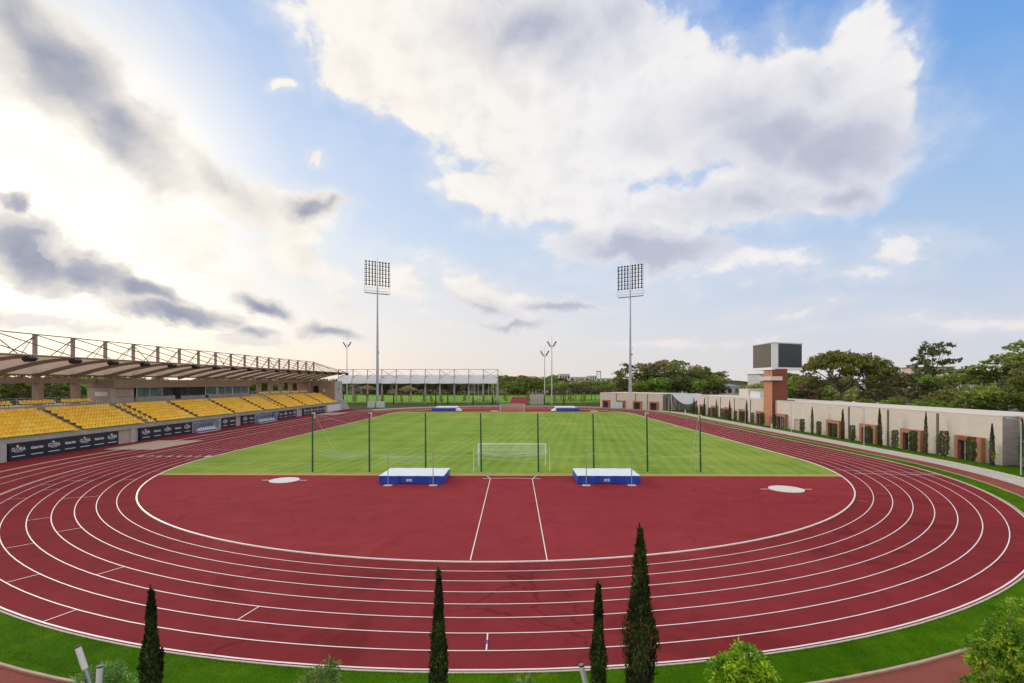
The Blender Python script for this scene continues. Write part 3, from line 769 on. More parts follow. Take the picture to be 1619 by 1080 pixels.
MB().box(0, 5, 0, 5.5, 0, 2.1).build('wall', M['creamroof'], t); MB().box(.2, 3.2, -5.5, -.02, 0, 1.7).build('cladding', M['alu'], t); MB().box(-.1, 3.3, -5.6, .0, 1.7, 1.85).build('roof', M['conc'], t)
MB().box(1.2, 2.2, -9, -7.4, 0, 1.0).build('vent_box', M['conc2'], t)
# second block behind the bend
a0 = Vector((33.1, 188.4)); a1 = Vector((49.9, 165.6)); dd = (a1-a0); L = dd.length; ang = math.atan2(dd.y, dd.x)
fb = thing('far_pavilion', 'short cream block building with brown portals behind the far bend', 'building', (a0.x, a0.y, 0), ang)
# local: x along the wall, front face toward local -y
MB().box(0, L, .0, 14, 0, 5.5).build('wall', M['cream'], fb)
MB().box(-.04, L+.04, -.04, 14.04, 5.5, 5.62).build('parapet', M['creamroof'], fb)
MB().box(L+.001, L+.03, 0.2, 2.6, 0, 5.48).build('return_wall', M['greywall'], fb)
for f_ in (.285, .60, .78): MB().box(L*f_-.15, L*f_+.15, -.05, -.001, 0, 5.4).build('downpipe', M['strip'], fb)
for f_ in (.05, .31, .57, .82):
    xx = L*f_; m = MB(); m.box(xx, xx+.45, -.5, -.003, 0, 2.4); m.box(xx+3.1, xx+3.6, -.5, -.003, 0, 2.4); m.box(xx, xx+3.6, -.5, -.003, 2.4, 2.9)
    o = m.build('door_portal', M['wood'], fb); MB().box(xx+.45, xx+3.1, -.1, -.05, 0, 2.4).build('glazing', M['glassdk'], o)
# white tensile roof in the gap between the two blocks
t = thing('tensile_canopy', 'white sagging fabric canopy in the gap between the two cream buildings', 'canopy', (50, 166, 0))
vs = []
for i in range(17):
    for j in range(7):
        u, v = i/16, j/6; vs.append((1.6+9.4*u, -5.6-.8*v*0+3.2*(1-v), 5.75-(3.3*math.sin(PI*u)**.8+.12)*v))
mb = MB(); mb.add(vs, [(i*7+j, i*7+j+1, (i+1)*7+j+1, (i+1)*7+j) for i in range(16) for j in range(6)]); mb.build('fabric', M['white_roof'], t, smooth=True)
MB().add([(1.6,-2.4,5.76),(11.,-2.4,5.76),(14,5,5.3),(2,5,5.3)], [(0,1,2,3)]).build('roof_fabric', M['white_roof'], t)
for px_ in (1.7, 10.9): MB().tube((px_,-4,0),(px_,-4,5.7),.12).build('post', M['alu'], t)
mb = MB()
for q in range(12):
    a_ = PI/2*q/11; b2 = PI/2*(q+1)/11
    if q < 11: mb.bar((1.3+2.6*(1-math.cos(a_)), -6.2, 5.5-5.3*math.sin(a_)), (1.3+2.6*(1-math.cos(b2)), -6.2, 5.5-5.3*math.sin(b2)), .3, .3)
mb.build('arch', M['rod'], t)
MB().box(1, 28, 4, 4.3, 0, 3.2).build('back_wall', M['greywall'], t)
# ------------------------------------------------------------------ screen tower
tw = thing('scoreboard_tower', 'orange brick tower carrying a large two-faced video screen', 'scoreboard', (56.05, 106.55, 0))
MB().box(0, 3.2, 0, 3.7, 0, 12.25).build('shaft', M['brick'], tw)
MB().box(.0, 3.2, -.012, -.0005, 0, 12.2).build('shaft_shaded_side', M['brickshade'], tw)  # thin sheet that paints this side of the shaft as shaded
MB().box(-.004, -.001, 1.0, 1.35, 10.9, 12.2).build('shaft_slot', M['strip'], tw)
m = MB(); m.box(-.7, -.03, -.7, 4.2, 9.8, 10.65); m.box(-.03, 1.8, -.7, -.03, 9.8, 10.65); m.build('balcony_band', M['creamroof'], tw)
C = Vector((55.85-56.05, 106.6-106.55-.3)); A = C+Vector((-.05, 8.4)); B = C+Vector((8.5, 3.8)); D = A+Vector((5.5, 1.5))
hull = [tuple(C), tuple(B), tuple(D), tuple(A)]
m = MB(); m.prism(hull, 12.25, 17.75); m.build('screen_housing', M['white'], tw)
def off(poly, k):
    cx = sum(p[0] for p in poly)/4; cy = sum(p[1] for p in poly)/4
    return [((x-cx)*k+cx, (y-cy)*k+cy) for x, y in poly]
m = MB(); m.prism(off(hull, 1.05), 17.75, 17.95); m.prism(off(hull, 1.03), 12.05, 12.25); m.build('screen_rim', M['white'], tw)
def panel(P, Q, s0, s1, z0, z1, out, mt):
    P = Vector(P); Q = Vector(Q); d = Q-P; n = Vector((d.y, -d.x)).normalized()
    if n.dot(P-Vector((3.5, 4))) < 0: n = -n
    a = P+d*s0; b_ = P+d*s1; q = [a, b_, b_+n*out, a+n*out]
    return MB().prism([tuple(v) for v in q], z0, z1).build('screen', M[mt], tw)
panel(C, A, .03, .98, 12.62, 17.66, .05, 'screenlit'); panel(C, B, .21, .985, 12.62, 17.66, .05, 'screen')

# ------------------------------------------------------------------ stadium light towers
def lamp_mesh():
    m = MB(); m.tube((0,-.16,0),(0,.10,-.05),.27,.34,8).tube((0,.10,-.05),(0,.17,-.06),.37,.35,8).tube((0,-.3,.0),(0,-.16,0),.07,.12,6)
    return m
def light_tower(x, y, face, label, sz):
    t = thing('light_tower', label, 'light tower', (x, y, 0), face, group='tall stadium light towers'); t.scale = (.97, .97, sz)
    # local +y faces the field
    MB().tube((0,0,0),(0,0,15),.62,.50,12).tube((0,0,15),(0,0,42),.50,.24,12).tube((0,0,42),(0,0,53),.24,.14,8).build('pole', M['galv'], t)
    MB().tube((0,0,0),(0,0,.35),1.0,.9,14).build('base_plate', M['conc2'], t)
    pl = MB(); pl.box(-4.75, 4.75, -.9, .1, 41.2, 41.34)
    pl.build('platform', M['rod'], t)
    r = MB()
    for z_ in (42.3,): r.tube((-4.7,-.85,z_),(4.7,-.85,z_),.04,n=5); r.tube((-4.7,.05,z_),(4.7,.05,z_),.04,n=5)
    for i in range(13):
        xx = -4.7+9.4*i/12; r.tube((xx,-.85,41.3),(xx,-.85,42.3),.03,n=4); r.tube((xx,.05,41.3),(xx,.05,42.3),.03,n=4)
    r.build('platform_railing', M['galvl'], t)
    f = MB()
    for xx in (-5.0, 5.0): f.tube((xx,-.1,41.3),(xx*.985,-.1,52.6),.045,n=5)
    for j in range(7):
        z_ = 44.3+1.38*j; f.tube((-5.0,-.1,z_),(5.0,-.1,z_),.045,n=5)
    for xx in (-4.4,-3.2,-2.0,-.9,.9,2.0,3.2,4.4): f.tube((xx,-.1,43.3),(xx,-.1,52.6),.025,n=4)
    f.tube((-4.7,-.1,43.2),(4.7,-.1,43.2),.04,n=4)
    f.build('lamp_frame', M['rod'], t)
    lm = lamp_mesh(); first = None
    for j in range(7):
        for xx in (-4.4,-3.2,-2.0,-.9,.9,2.0,3.2,4.4):
            for dz in (0,):
                if first is None: first = lm.build('lamp', M['lamp'], t); o = first
                else: o = first.copy(); COL.objects.link(o); o.parent = t
                o.location = (xx+.05*random.random(), .15, 44.35+1.38*j+dz); o.rotation_euler = (-.45, 0, random.uniform(-.25,.25))
    for j in range(6):
        for xx in (-4.4,-3.2,-2.0,-.9,.9,2.0,3.2,4.4)[::1]:
            if j*8 > 40: continue
            o = first.copy(); COL.objects.link(o); o.parent = t; o.scale = (.8,.8,.8)
            o.location = (xx, .1, 45.0+1.38*j); o.rotation_euler = (-.45, 0, random.uniform(-.25,.25))
    MB().tube((0,0,53),(0,0,54.6),.03,n=5).build('lightning_rod', M['rod'], t)
    m = MB(); m.box(-.55,.55,-.75,-.55,22,22.1); m.tube((-.55,-.65,22),(-.55,-.65,23.2),.04,n=4); m.build('service_bracket', M['rod'], t); MB().box(-.75,-.35,-.6,-.3,19.6,20.3).build('service_box', M['galvl'], t)
light_tower(-50.6, 186.5, math.radians(-148), 'tall grey floodlight mast beyond the far end of the yellow stand', 1.035)
light_tower(42.6, 180.5, math.radians(148), 'tall grey floodlight mast in front of the far cream building', .977)
def cabinet(x, y, w, n, h, label):
    t = thing('equipment_cabinet', label, 'cabinet', (x, y, 0))
    MB().bbox(0, w, 0, 1.6, .1, h, .03).build('body', M['galvl'], t)
    for i in range(n):
        MB().box(w*i/n+.06, w*(i+1)/n-.06, -.03, -.001, .25, h-.12).build('door', M['alu'], t)
    MB().box(-.08, w+.08, -.08, 1.68, 0, .1).build('plinth', M['conc2'], t)
cabinet(-53.4, 183.2, 2.7, 2, 2.35, 'pale blue-grey cabinet left of the light mast foot by the stand')
cabinet(-50.1, 183.2, 2.9, 2, 2.35, 'pale blue-grey cabinet right of the light mast foot by the stand')
cabinet(35.6, 178.6, 3.9, 3, 2.3, 'three-door pale cabinet on the far path, left of the light mast')
cabinet(45.4, 171.5, 1.4, 1, 2.1, 'single pale cabinet by the path, right of the light mast')
cabinet(33.2, 187.0, .9, 1, 2.0, 'narrow pale cabinet at the outer corner of the far cream building')

# ------------------------------------------------------------------ field equipment
PX = [-19.29,-13.37,-7.52,-1.72,4.23,9.99,15.58,21.11]
net_t = []
for i, x in enumerate(PX):
    y = 51.68+.012*(x+19); h_ = 6.13 if i < 7 else 5.9
    t = thing('net_post', 'dark green net post on the infield edge, %s from the stand side' % ORD[i], 'post', (x, y, 0), group='row of dark green net posts')
    MB().tube((-.09*(1 if i > 2 else .2), 0, h_), (0, 0, 0), .072, .092, 10).build('pole', M['pole'], t)
    MB().box(-.16, .16, -.16, .16, 0, .03).build('base_plate', M['conc2'], t)
    if i in (0, 1, 6, 7):
        s_ = 1 if i < 4 else -1
        m = MB(); m.box(min(-.08, s_*.28), max(.08, s_*.28), -.05, .05, h_-.02, h_+.09); m.box(s_*.20-.04, s_*.20+.04, -.03, .03, h_-.45, h_-.02); m.build('pulley_bracket', M['whitedull'], t)
    else: MB().tube((-.09*(1 if i > 2 else .2), 0, h_), (-.09, 0, h_+.05), .07, .05, 8).build('cap', M['pole'], t)
    MB().box(-.12, .12, -.05, .05, 1.95, 2.0).build('cleat', M['whitedull'], t)
def sagline(p, q, sag, n=14):
    p = Vector(p); q = Vector(q); return [p.lerp(q, i/n)-Vector((0,0,sag*4*(i/n)*(1-i/n))) for i in range(n+1)]
t = thing('safety_net', 'lowered white safety net and cord hanging between the green posts', 'net', (0, 0, 0))
m = MB(); 
for a, b_ in zip(PX, PX[1:]): m.path(sagline((a, 51.85, 2.0), (b_, 51.85, 2.0), .34+.1*random.random()), .010, 4)
m.path([(PX[0]+.2, 51.7, 6.0), (PX[0]+2.2, 51.9, 2.2)], .012, 4); m.path([(PX[0]+.2, 51.7, 6.0), (PX[1], 51.8, 4.6), (PX[1]+.1, 51.8, 4.6)], .008, 4)
m.path([(PX[7]-.3, 51.9, 5.9), (PX[7]-1.2, 52., .2)], .012, 4); m.path([(PX[7]-.1, 51.9, 5.8), (PX[7]-.7, 52., .3)], .008, 4); m.path([(PX[7]-.8, 52., 5.0), (PX[6]+.2, 52., 4.4)], .006, 4)
m.build('cord', M['net'], t)
m = MB()
for (a, b_, top, bot) in ((PX[0]+.3, PX[1]+.3, 2.25, .55), (PX[1]+.3, PX[2]+1.5, 1.8, .5)):
    n = 24; up = sagline((a, 52.1, top), (b_, 52.1, top*.98), .12, n); lo = sagline((a, 52.3, top*.86), (b_, 52.3, top*.9), .75, n)
    m.add([tuple(v) for v in up+lo], [(i, i+1, i+n+2, i+n+1) for i in range(n)])
m.build('netting', M['netf'], t, smooth=True)

def goal(x, y, s, label, lifted):
    """s = +1: the mouth faces +y"""
    t = thing('football_goal', label, 'goal', (x, y, 0), 0 if s > 0 else PI)
    f = MB(); f.tube((-3.72,0,0),(-3.72,0,2.5),.06,n=10).tube((3.72,0,0),(3.72,0,2.5),.06,n=10).tube((-3.78,0,2.5),(3.78,0,2.5),.06,n=10)
    f.build('goal_frame', M['white'], t)
    for sx_ in (-1, 1):
        MB().tube((sx_*4.0,-3.4,0),(sx_*3.95,-3.4,2.55),.035,n=6).build('net_pole', M['white'], t)
        MB().bar((sx_*3.72,0,1.95),(sx_*3.85,-.9,1.55),.04,.04).bar((sx_*3.72,0,2.5),(sx_*3.78,-.5,1.9),.03,.03).build('net_bracket', M['white'], t)
    n = 30; m = MB()
    def row(z0, yb, fn): return [(-3.7+7.4*i/n, yb, z0+fn(i/n)) for i in range(n+1)]
    rows = [row(2.46, -.02, lambda u: 0), row(2.15, -.45, lambda u: -.05*math.sin(u*PI)), row(1.95, -.9, lambda u: -.04*math.sin(u*PI)),
            row(1.72, -1.0, lambda u: -.10*math.sin(u*PI)+.03*math.sin(u*9)), row(1.52, -.9, lambda u: -.20*math.sin(u*PI)**2+.05*math.sin(u*14))]
    if not lifted: rows = [row(2.46, -.02, lambda u: 0), row(2.3, -1.2, lambda u: -.1*math.sin(u*PI)), row(1.9, -2.1, lambda u: -.1*math.sin(u*PI)), row(.9, -2.3, lambda u: -.05*math.sin(u*PI)), row(.05, -2.5, lambda u: 0)]
    vs = [v for r in rows for v in r]
    m.add(vs, [(r*(n+1)+i, r*(n+1)+i+1, (r+1)*(n+1)+i+1, (r+1)*(n+1)+i) for r in range(len(rows)-1) for i in range(n)])
    m.build('net', M['netf'], t, smooth=True)
    m = MB()
    if lifted:
        m.path([Vector(v) for v in rows[-1]], .018, 4); m.path([Vector(v) for v in rows[2]], .012, 4)
        for q in range(3): m.path([Vector((-3.7+7.4*i/16, -.92, 1.75-.28*math.sin(i/16*PI*(1+q*.35))**2-.06*q)) for i in range(17)], .022, 4)
        m.path(sagline((-3.6, -1.1, 1.15), (3.4, -1.1, 1.15), .28), .022, 4)
    else:
        for i in range(0, n+1, 3): m.path([Vector(rows[r][i]) for r in range(5)], .008, 3)
    m.build('net_cord', M['net'], t)
goal(1.42, 55.6, 1, 'near white football goal with its net rolled up, seen from behind', True)
goal(.25, 158.1, -1, 'small far white football goal at the other end of the grass pitch', False)

def high_jump(x0, x1, y0, y1, h, label, upr, name='high_jump_mat'):
    t = thing(name, label, 'landing mat', (0, 0, 0)); L = x1-x0
    m = MB(); n = 24; vs = []
    # wavy skirt
    def per(z_, wob):
        p = []
        for i in range(n): p.append((x0+L*i/n, y0+wob*.05*math.sin(i*1.9), z_+(wob*.05*abs(math.sin(i*.55)) if z_ < .1 else 0)))
        for i in range(8): p.append((x1-wob*.05*math.sin(i*2.1), y0+(y1-y0)*i/8, z_))
        for i in range(n): p.append((x1-L*i/n, y1, z_))
        for i in range(8): p.append((x0+wob*.04*math.sin(i*1.7), y1-(y1-y0)*i/8, z_))
        return p
    P = [per(.02, 1), per(h*.5, .7), per(h-.03, .15)]; k = len(P[0])
    m.add([v for r in P for v in r], [(r*k+i, r*k+(i+1)%k, (r+1)*k+(i+1)%k, (r+1)*k+i) for r in range(2) for i in range(k)])
    m.build('mat_side', M['matblue'], t, smooth=False)
    m = MB(); g_ = 10; vs = []
    for i in range(g_+1):
        for j in range(g_+1): 
            u, v = i/g_, j/g_; vs.append((x0-.02+(L+.04)*u, y0-.02+(y1-y0+.04)*v, h-.03+.05*min(1, 6*min(u,1-u,v,1-v))+.012*math.sin(i*2.3+j*1.7)))
    m.add(vs, [(i*(g_+1)+j, (i+1)*(g_+1)+j, (i+1)*(g_+1)+j+1, i*(g_+1)+j+1) for i in range(g_) for j in range(g_)])
    m.build('mat_cover', M['mattop'], t, smooth=True)
    sm_ = MB()
    for q in (.33, .66): sm_.box(x0+L*q-.012, x0+L*q+.012, y0-.068, y0-.052, .06, h-.04)
    sm_.build('seam', M['board'], t)
    lx = x0+L*.46
    m = MB(); m.box(lx-.22, lx+.30, y0-.075, y0-.052, .26, .50); o = m.build('label_patch', M['alu'], t)
    m = MB(); m.box(lx-.1, lx+.18, y0-.080, y0-.077, .31, .345); m.box(lx-.14, lx+.22, y0-.080, y0-.077, .41, .43); m.build('label_print', M['board'], o)
    for i, (ux, uy) in enumerate(upr):
        s_ = thing('jump_upright', 'slim metal jump upright at the %s of the %s' % ('left' if i == 0 else 'right', 'blue mat nearer the stand' if x0 < 0 else 'blue mat nearer the cream wall'), 'upright', (ux, uy, 0), group='high jump uprights')
        MB().tube((0,0,.03),(-.02,0,3.15),.042,.036,8).build('pole', M['upright'], s_)
        MB().bbox(-.36,.36,-.28,.28,0,.05,.01).build('base', M['alu'], s_)
        MB().box(-.07,.04,-.06,.06,3.15,3.22).build('cap', M['whitedull'], s_)
high_jump(-10.7, -4.75, 45.75, 50.0, .80, 'big blue high-jump mat with white cover, on the stand side of the near goal', [(-9.72, 45.2), (-5.62, 45.25)])
high_jump(7.55, 13.35, 46.0, 50.0, .80, 'big blue high-jump mat with white cover, on the cream wall side of the near goal', [(8.30, 45.4), (12.43, 45.5)])
def vault_mat(x0, x1, y0, y1, slope, label):
    t = thing('pole_vault_mat', label, 'landing mat', (0,0,0), group='pole vault mats at the far end')
    c = .9 if slope > 0 else -.9
    m = MB(); 
    lo = [(x0,y0),(x1,y0),(x1,y1),(x0,y1)]
    m.bbox(x0, x1, y0, y1, 0, .95, .08).build('mat_side', M['matblue'], t)
    a, b_ = (x0+1.2, x1+.35) if slope > 0 else (x0-.35, x1-1.2)
    MB().bbox(a, b_, y0+.2, y1, .955, 1.4, .12).build('mat_cover', M['mattop'], t)
    e = x1 if slope > 0 else x0-1.6
    MB().extrude_y([(e, 0), (e+1.6, 0), (e+(.3 if slope > 0 else 1.3), .9), (e, .9) if slope > 0 else (e+1.6, .9)], y0, y1).build('mat_wing', M['mattop'], t)
vault_mat(-26.2, -18.3, 163.5, 168.5, 1, 'far blue and white pole vault mat, on the stand side')
vault_mat(14.8, 22.2, 163.8, 168.8, -1, 'far blue and white pole vault mat, on the cream building side')
for x, lb in ((-5.5, 'low white distance disc on the far red area, left of the far goal'), (26.8, 'low white disc on the far red area beside the right vault mat')):
    t = thing('ground_disc', lb, 'disc', (x, 162, 0)); MB().tube((0,0,0),(0,0,.06),1.3,1.3,24).build('disc_plate', M['disc'], t)
    MB().tube((0,0,.06),(0,0,.075),1.36,1.36,24).build('rim', M['white'], t)

# ------------------------------------------------------------------ covered stand across the far path
cs = thing('training_stand', 'white roofed stand with open columns beyond the far bend', 'stand', (0, 222, 0))
XM = [-78.4+6.5*i for i in range(12)]
mb = MB(); PR_ = [(-1.2, 8.95), (-.9, 9.6), (-.3, 10.5), (.8, 11.25), (3.5, 12.2), (8., 12.9)]
for i in range(11):
    vs = []; nn = 6
    for j in range(nn+1):
        for (y_, z_) in PR_: vs.append((XM[i]+6.5*j/nn, y_, z_-.12*math.sin(PI*j/nn)))
    m = MB().add(vs, [(j*6+k_, (j+1)*6+k_, (j+1)*6+k_+1, j*6+k_+1) for j in range(nn) for k_ in range(5)])
    m.build('roof_bay', M['white_roof'], cs, smooth=True)
for i, x in enumerate(XM):
    MB().bbox(x-.35, x+.35, .6, 1.4, 0, 10.9, .03).build('column', M['conc'], cs)
    MB().box(x-.14, x+.14, .75, 1.05, 10.9, 15.2).build('mast', M['steel'], cs)
    m = MB(); m.tube((x,.9,15.1),(x+2.2,6.5,12.6),.06,n=4)
    for (ya, za), (yb, zb) in zip(PR_, PR_[1:]): m.tube((x,ya,za+.05),(x,yb,zb+.05),.07,n=4)
    m.build('roof_rib', M['rod'], cs)
MB().tube((XM[0],.9,15.2),(XM[-1],.9,15.2),.09,n=5).build('top_chord', M['rod'], cs)
for i in (3, 7, 10): MB().tube((XM[i],.9,15),(XM[i+1],.9,11.2),.06,n=4).tube((XM[i+1],.9,15),(XM[i],.9,11.2),.06,n=4).build('brace', M['rod'], cs)
MB().tube((XM[0],.9,11.2),(XM[1],.9,15),.06,n=4).build('brace', M['rod'], cs)
# slim masts
def vmast(x, y, h, label, n=3):
    t = thing('lighting_mast', label, 'light mast', (x, y, 0))
    MB().tube((0,0,0),(0,0,h),.32,.14,8).build('pole', M['galvl'], t)
    a = MB(); a.bar((-.3,0,h-1.2),(-1.6,0,h+1.0),.12,.12).bar((.3,0,h-1.2),(1.6,0,h+1.0),.12,.12).tube((0,0,h),(0,0,h+3.2),.04,n=4).bar((-.5,0,h-1.1),(.5,0,h-1.1),.12,.12); a.build('arm', M['rod'], t)
    for s_ in (-1, 1):
        for j in range(n):
            q = MB(); q.tube((s_*(.7+.55*j*.8), -.35, h-.7+.75*j), (s_*(.7+.55*j*.8)+s_*.15, .25, h-.4+.75*j), .28, .38, 8); q.build('lamp', M['lamp'], t)
vmast(14.2, 226, 22.3, 'slim twin-arm light mast, shorter of the pair behind the far goal')
vmast(16.6, 214, 25.6, 'slim twin-arm light mast, taller of the pair behind the far goal')
vmast(-80.5, 240, 27.5, 'slim light mast rising behind the far end of the yellow stand')
t = thing('throwing_cage', 'tall pale poles with green netting gathered at their feet beyond the far path', 'cage', (-12, 214, 0))
for i, (x, y) in enumerate([(-4.5,2),(-3.2,4),(-1.2,5),(1.2,5),(3.4,4),(4.6,2),(5.2,-1),(3.,-2)]):
    MB().tube((x,y,0),(x*1.03,y,9.0+.6*(i%3)),.10,.07,6).build('pole', M['whitedull'], t)
    rr = random.Random(i); q = MB()
    for k_ in range(40): 
        a = rr.uniform(0, 2*PI); r_ = rr.uniform(.1,.9); z_ = rr.uniform(0, 2.6)*(1.-r_*.7); c_ = Vector((x+r_*math.cos(a), y+r_*math.sin(a), z_+.2)); s_ = .35
        q.add([c_+Vector([rr.uniform(-s_, s_) for _ in range(3)]) for _ in range(3)], [(0,1,2)])
    q.build('gathered_net', M['pole'], t)
t = thing('panel_wall', 'light grey panelled wall beyond the far path, right of the far goal', 'wall', (7.1, 212, 0))
for i in range(4): MB().bbox(1.6*i, 1.6*i+1.56, 0, .25, 0, 4.3, .01).build('panel', M['conc2'], t)
MB().box(-.1, 6.5, -.05, .3, 4.3, 4.42).build('coping', M['conc2'], t)
struct('red_court', MB().sheet([(-1.8,207),(6.2,207),(9.5,320),(-1.5,320)], .03), M['apron'])
struct('training_pitch', MB().sheet([(-120,232),(70,232),(90,372),(-140,372)], .0), M['field'])
struct('training_track', MB().strip([(-70,214),(-42,214),(-24,226),(40,226)], [(-70,219),(-42,219),(-24,229),(40,229)], .01, .01), M['track'])
t = thing('wire_fence', 'thin dark wire fence along the far side of the path', 'fence', (0, 204.5, 0))
m = MB()
for i in range(33): m.tube((-62+3*i,0,0),(-62+3*i,0,2.6),.05,n=5)
m.build('post', M['fence'], t)
m = MB()
for z_ in (.1,.5,.9,1.3,1.7,2.1,2.55): m.tube((-62,0,z_),(34,0,z_),.018,n=3)
m.build('wire', M['fence'], t)
# lamp posts by the path
def lamp_post(x, y, i):
    t = thing('street_lamp', 'slim grey street lamp by the cream wall, %s from the photo\'s right edge' % ORD[i], 'street lamp', (x, y, 0), group='path lamps by the cream building')
    MB().tube((0,0,0),(0,0,5.45),.065,.045,8).build('pole', M['galvl'], t)
    MB().tube((0,0,5.4),(-.95,-.1,5.75),.035,n=6).build('arm', M['galvl'], t)
    MB().bbox(-1.5,-.9,-.2,.0,5.72,5.82,.02).build('lamp_head', M['galv'], t)
for i, (x, y) in enumerate([(52.9, 51.0), (53.2, 74.3), (53.2, 93.9), (53.2, 112.8), (54.2, 138.5), (54.6, 163)]): lamp_post(x, y, i)
for i, (x, y) in enumerate([(53.3, 101.3), (52.9, 152), (53.3, 104.)][:2]):
    t = thing('bollard', ['short pale bollard at the path edge below the orange tower', 'short pale bollard far along the path'][i], 'bollard', (x, y, 0))
    MB().tube((0,0,0),(0,0,.95),.16,.16,10).build('post', M['whitedull'], t); MB().tube((0,0,.95),(0,0,1.05),.19,.14,10).build('cap', M['galvl'], t)
# ------------------------------------------------------------------ trees
class RNG(random.Random):
    def unit(s):
        z = s.uniform(-1, 1); a = s.uniform(0, 2*PI); r = math.sqrt(1-z*z); return Vector((r*math.cos(a), r*math.sin(a), z))
def leaves(mb, rr, c, R, n, size, flat=0., asp=1.):
    """small faces scattered about a clump centre"""
    for _ in range(n):
        d = rr.unit()*rr.random()**.45
        p = Vector((c[0]+d.x*R[0], c[1]+d.y*R[1], c[2]+d.z*R[2]))
        u = rr.unit(); u.z *= (1-flat); u.normalize(); v = u.cross(rr.unit()).normalized(); s_ = size*rr.uniform(.6, 1.3)
        a = u*s_; b_ = v*s_*.55*asp
        mb.add([p-a, p+b_, p+a*1.1, p-b_], [(0,1,2,3)])
def crown_from(blobs, rr, per, clumps, size, clumpr=.32, flat=.3, asp=1.):
    mb = MB(); tot = sum(b[3]*b[4]*b[5] for b in blobs)**1.0
    for (x, y, z, rx, ry, rz) in blobs:
        k = max(4, int(clumps*(rx*ry*rz)**.66/ sum((b[3]*b[4]*b[5])**.66 for b in blobs)))
        for _ in range(k):
            d = rr.unit(); d.z = abs(d.z)*.9-.25 if rr.random() < .75 else d.z
            d *= rr.uniform(.62, 1.05)
            c = (x+d.x*rx, y+d.y*ry, z+d.z*rz); q = clumpr*(rx*ry*rz)**(1/3)*rr.uniform(.6, 1.3)
            leaves(mb, rr, c, (q, q, q*.62), per, size, flat, asp)
    return mb
def limb_path(p, q, bend, rr, n=6):
    p = Vector(p); q = Vector(q); s_ = rr.unit()*bend; s_.z = abs(s_.z)
    return [p.lerp(q, i/n)+s_*math.sin(PI*i/n) for i in range(n+1)]
def trunk_mesh(H, r, fork, blobs, rr, lean=(0, 0), twigs=2, bend=.5):
    mb = MB(); f = Vector((lean[0], lean[1], fork)); base = Vector((0,0,-.3))
    pts = limb_path(base, f, .25*r*3, rr, 6)
    for i in range(6): mb.tube(pts[i], pts[i+1], r*(1-.09*i)*(1.25 if i == 0 else 1), r*(1-.09*(i+1)), 8, cap=False)
    for b in blobs:
        e = Vector((b[0], b[1], b[2]-.25*b[5])); pp = limb_path(f-Vector((0,0,rr.uniform(0, fork*.12))), e, bend, rr, 5); L = (e-f).length
        r0 = r*.42
        for i in range(5): mb.tube(pp[i], pp[i+1], r0*(1-.15*i), r0*(1-.15*(i+1)), 6, cap=False)
        for _ in range(twigs):
            d = rr.unit(); d.z = abs(d.z)*.5; e2 = Vector((b[0]+d.x*b[3]*.8, b[1]+d.y*b[4]*.8, b[2]+d.z*b[5]*.7))
            q = limb_path(pp[3], e2, .3, rr, 3)
            for i in range(3): mb.tube(q[i], q[i+1], r0*.35*(1-.25*i), r0*.35*(1-.25*(i+1)), 5, cap=False)
    return mb
def column_crown(rr, z0, z1, rad, n, size):
    mb = MB(); ph = rr.uniform(0, 6)
    for _ in range(n):
        u = rr.random(); a = rr.uniform(0, 2*PI); k = 1+.13*math.sin(a*2+u*17+ph)+.10*math.sin(a*3-u*29+ph)
        R_ = max(.01, rad(u))*k*rr.uniform(.7, 1.08); p = Vector((R_*math.cos(a), R_*math.sin(a), z0+(z1-z0)*u))
        d = (Vector((math.cos(a)*.5, math.sin(a)*.5, .8))+rr.unit()*.7).normalized()*size*rr.uniform(.6,1.3); w = d.cross(rr.unit()).normalized()*size*.36
        mb.add([p-d*.5, p+w, p+d*.5, p-w], [(0,1,2,3)])
    return mb
PROTO = {}
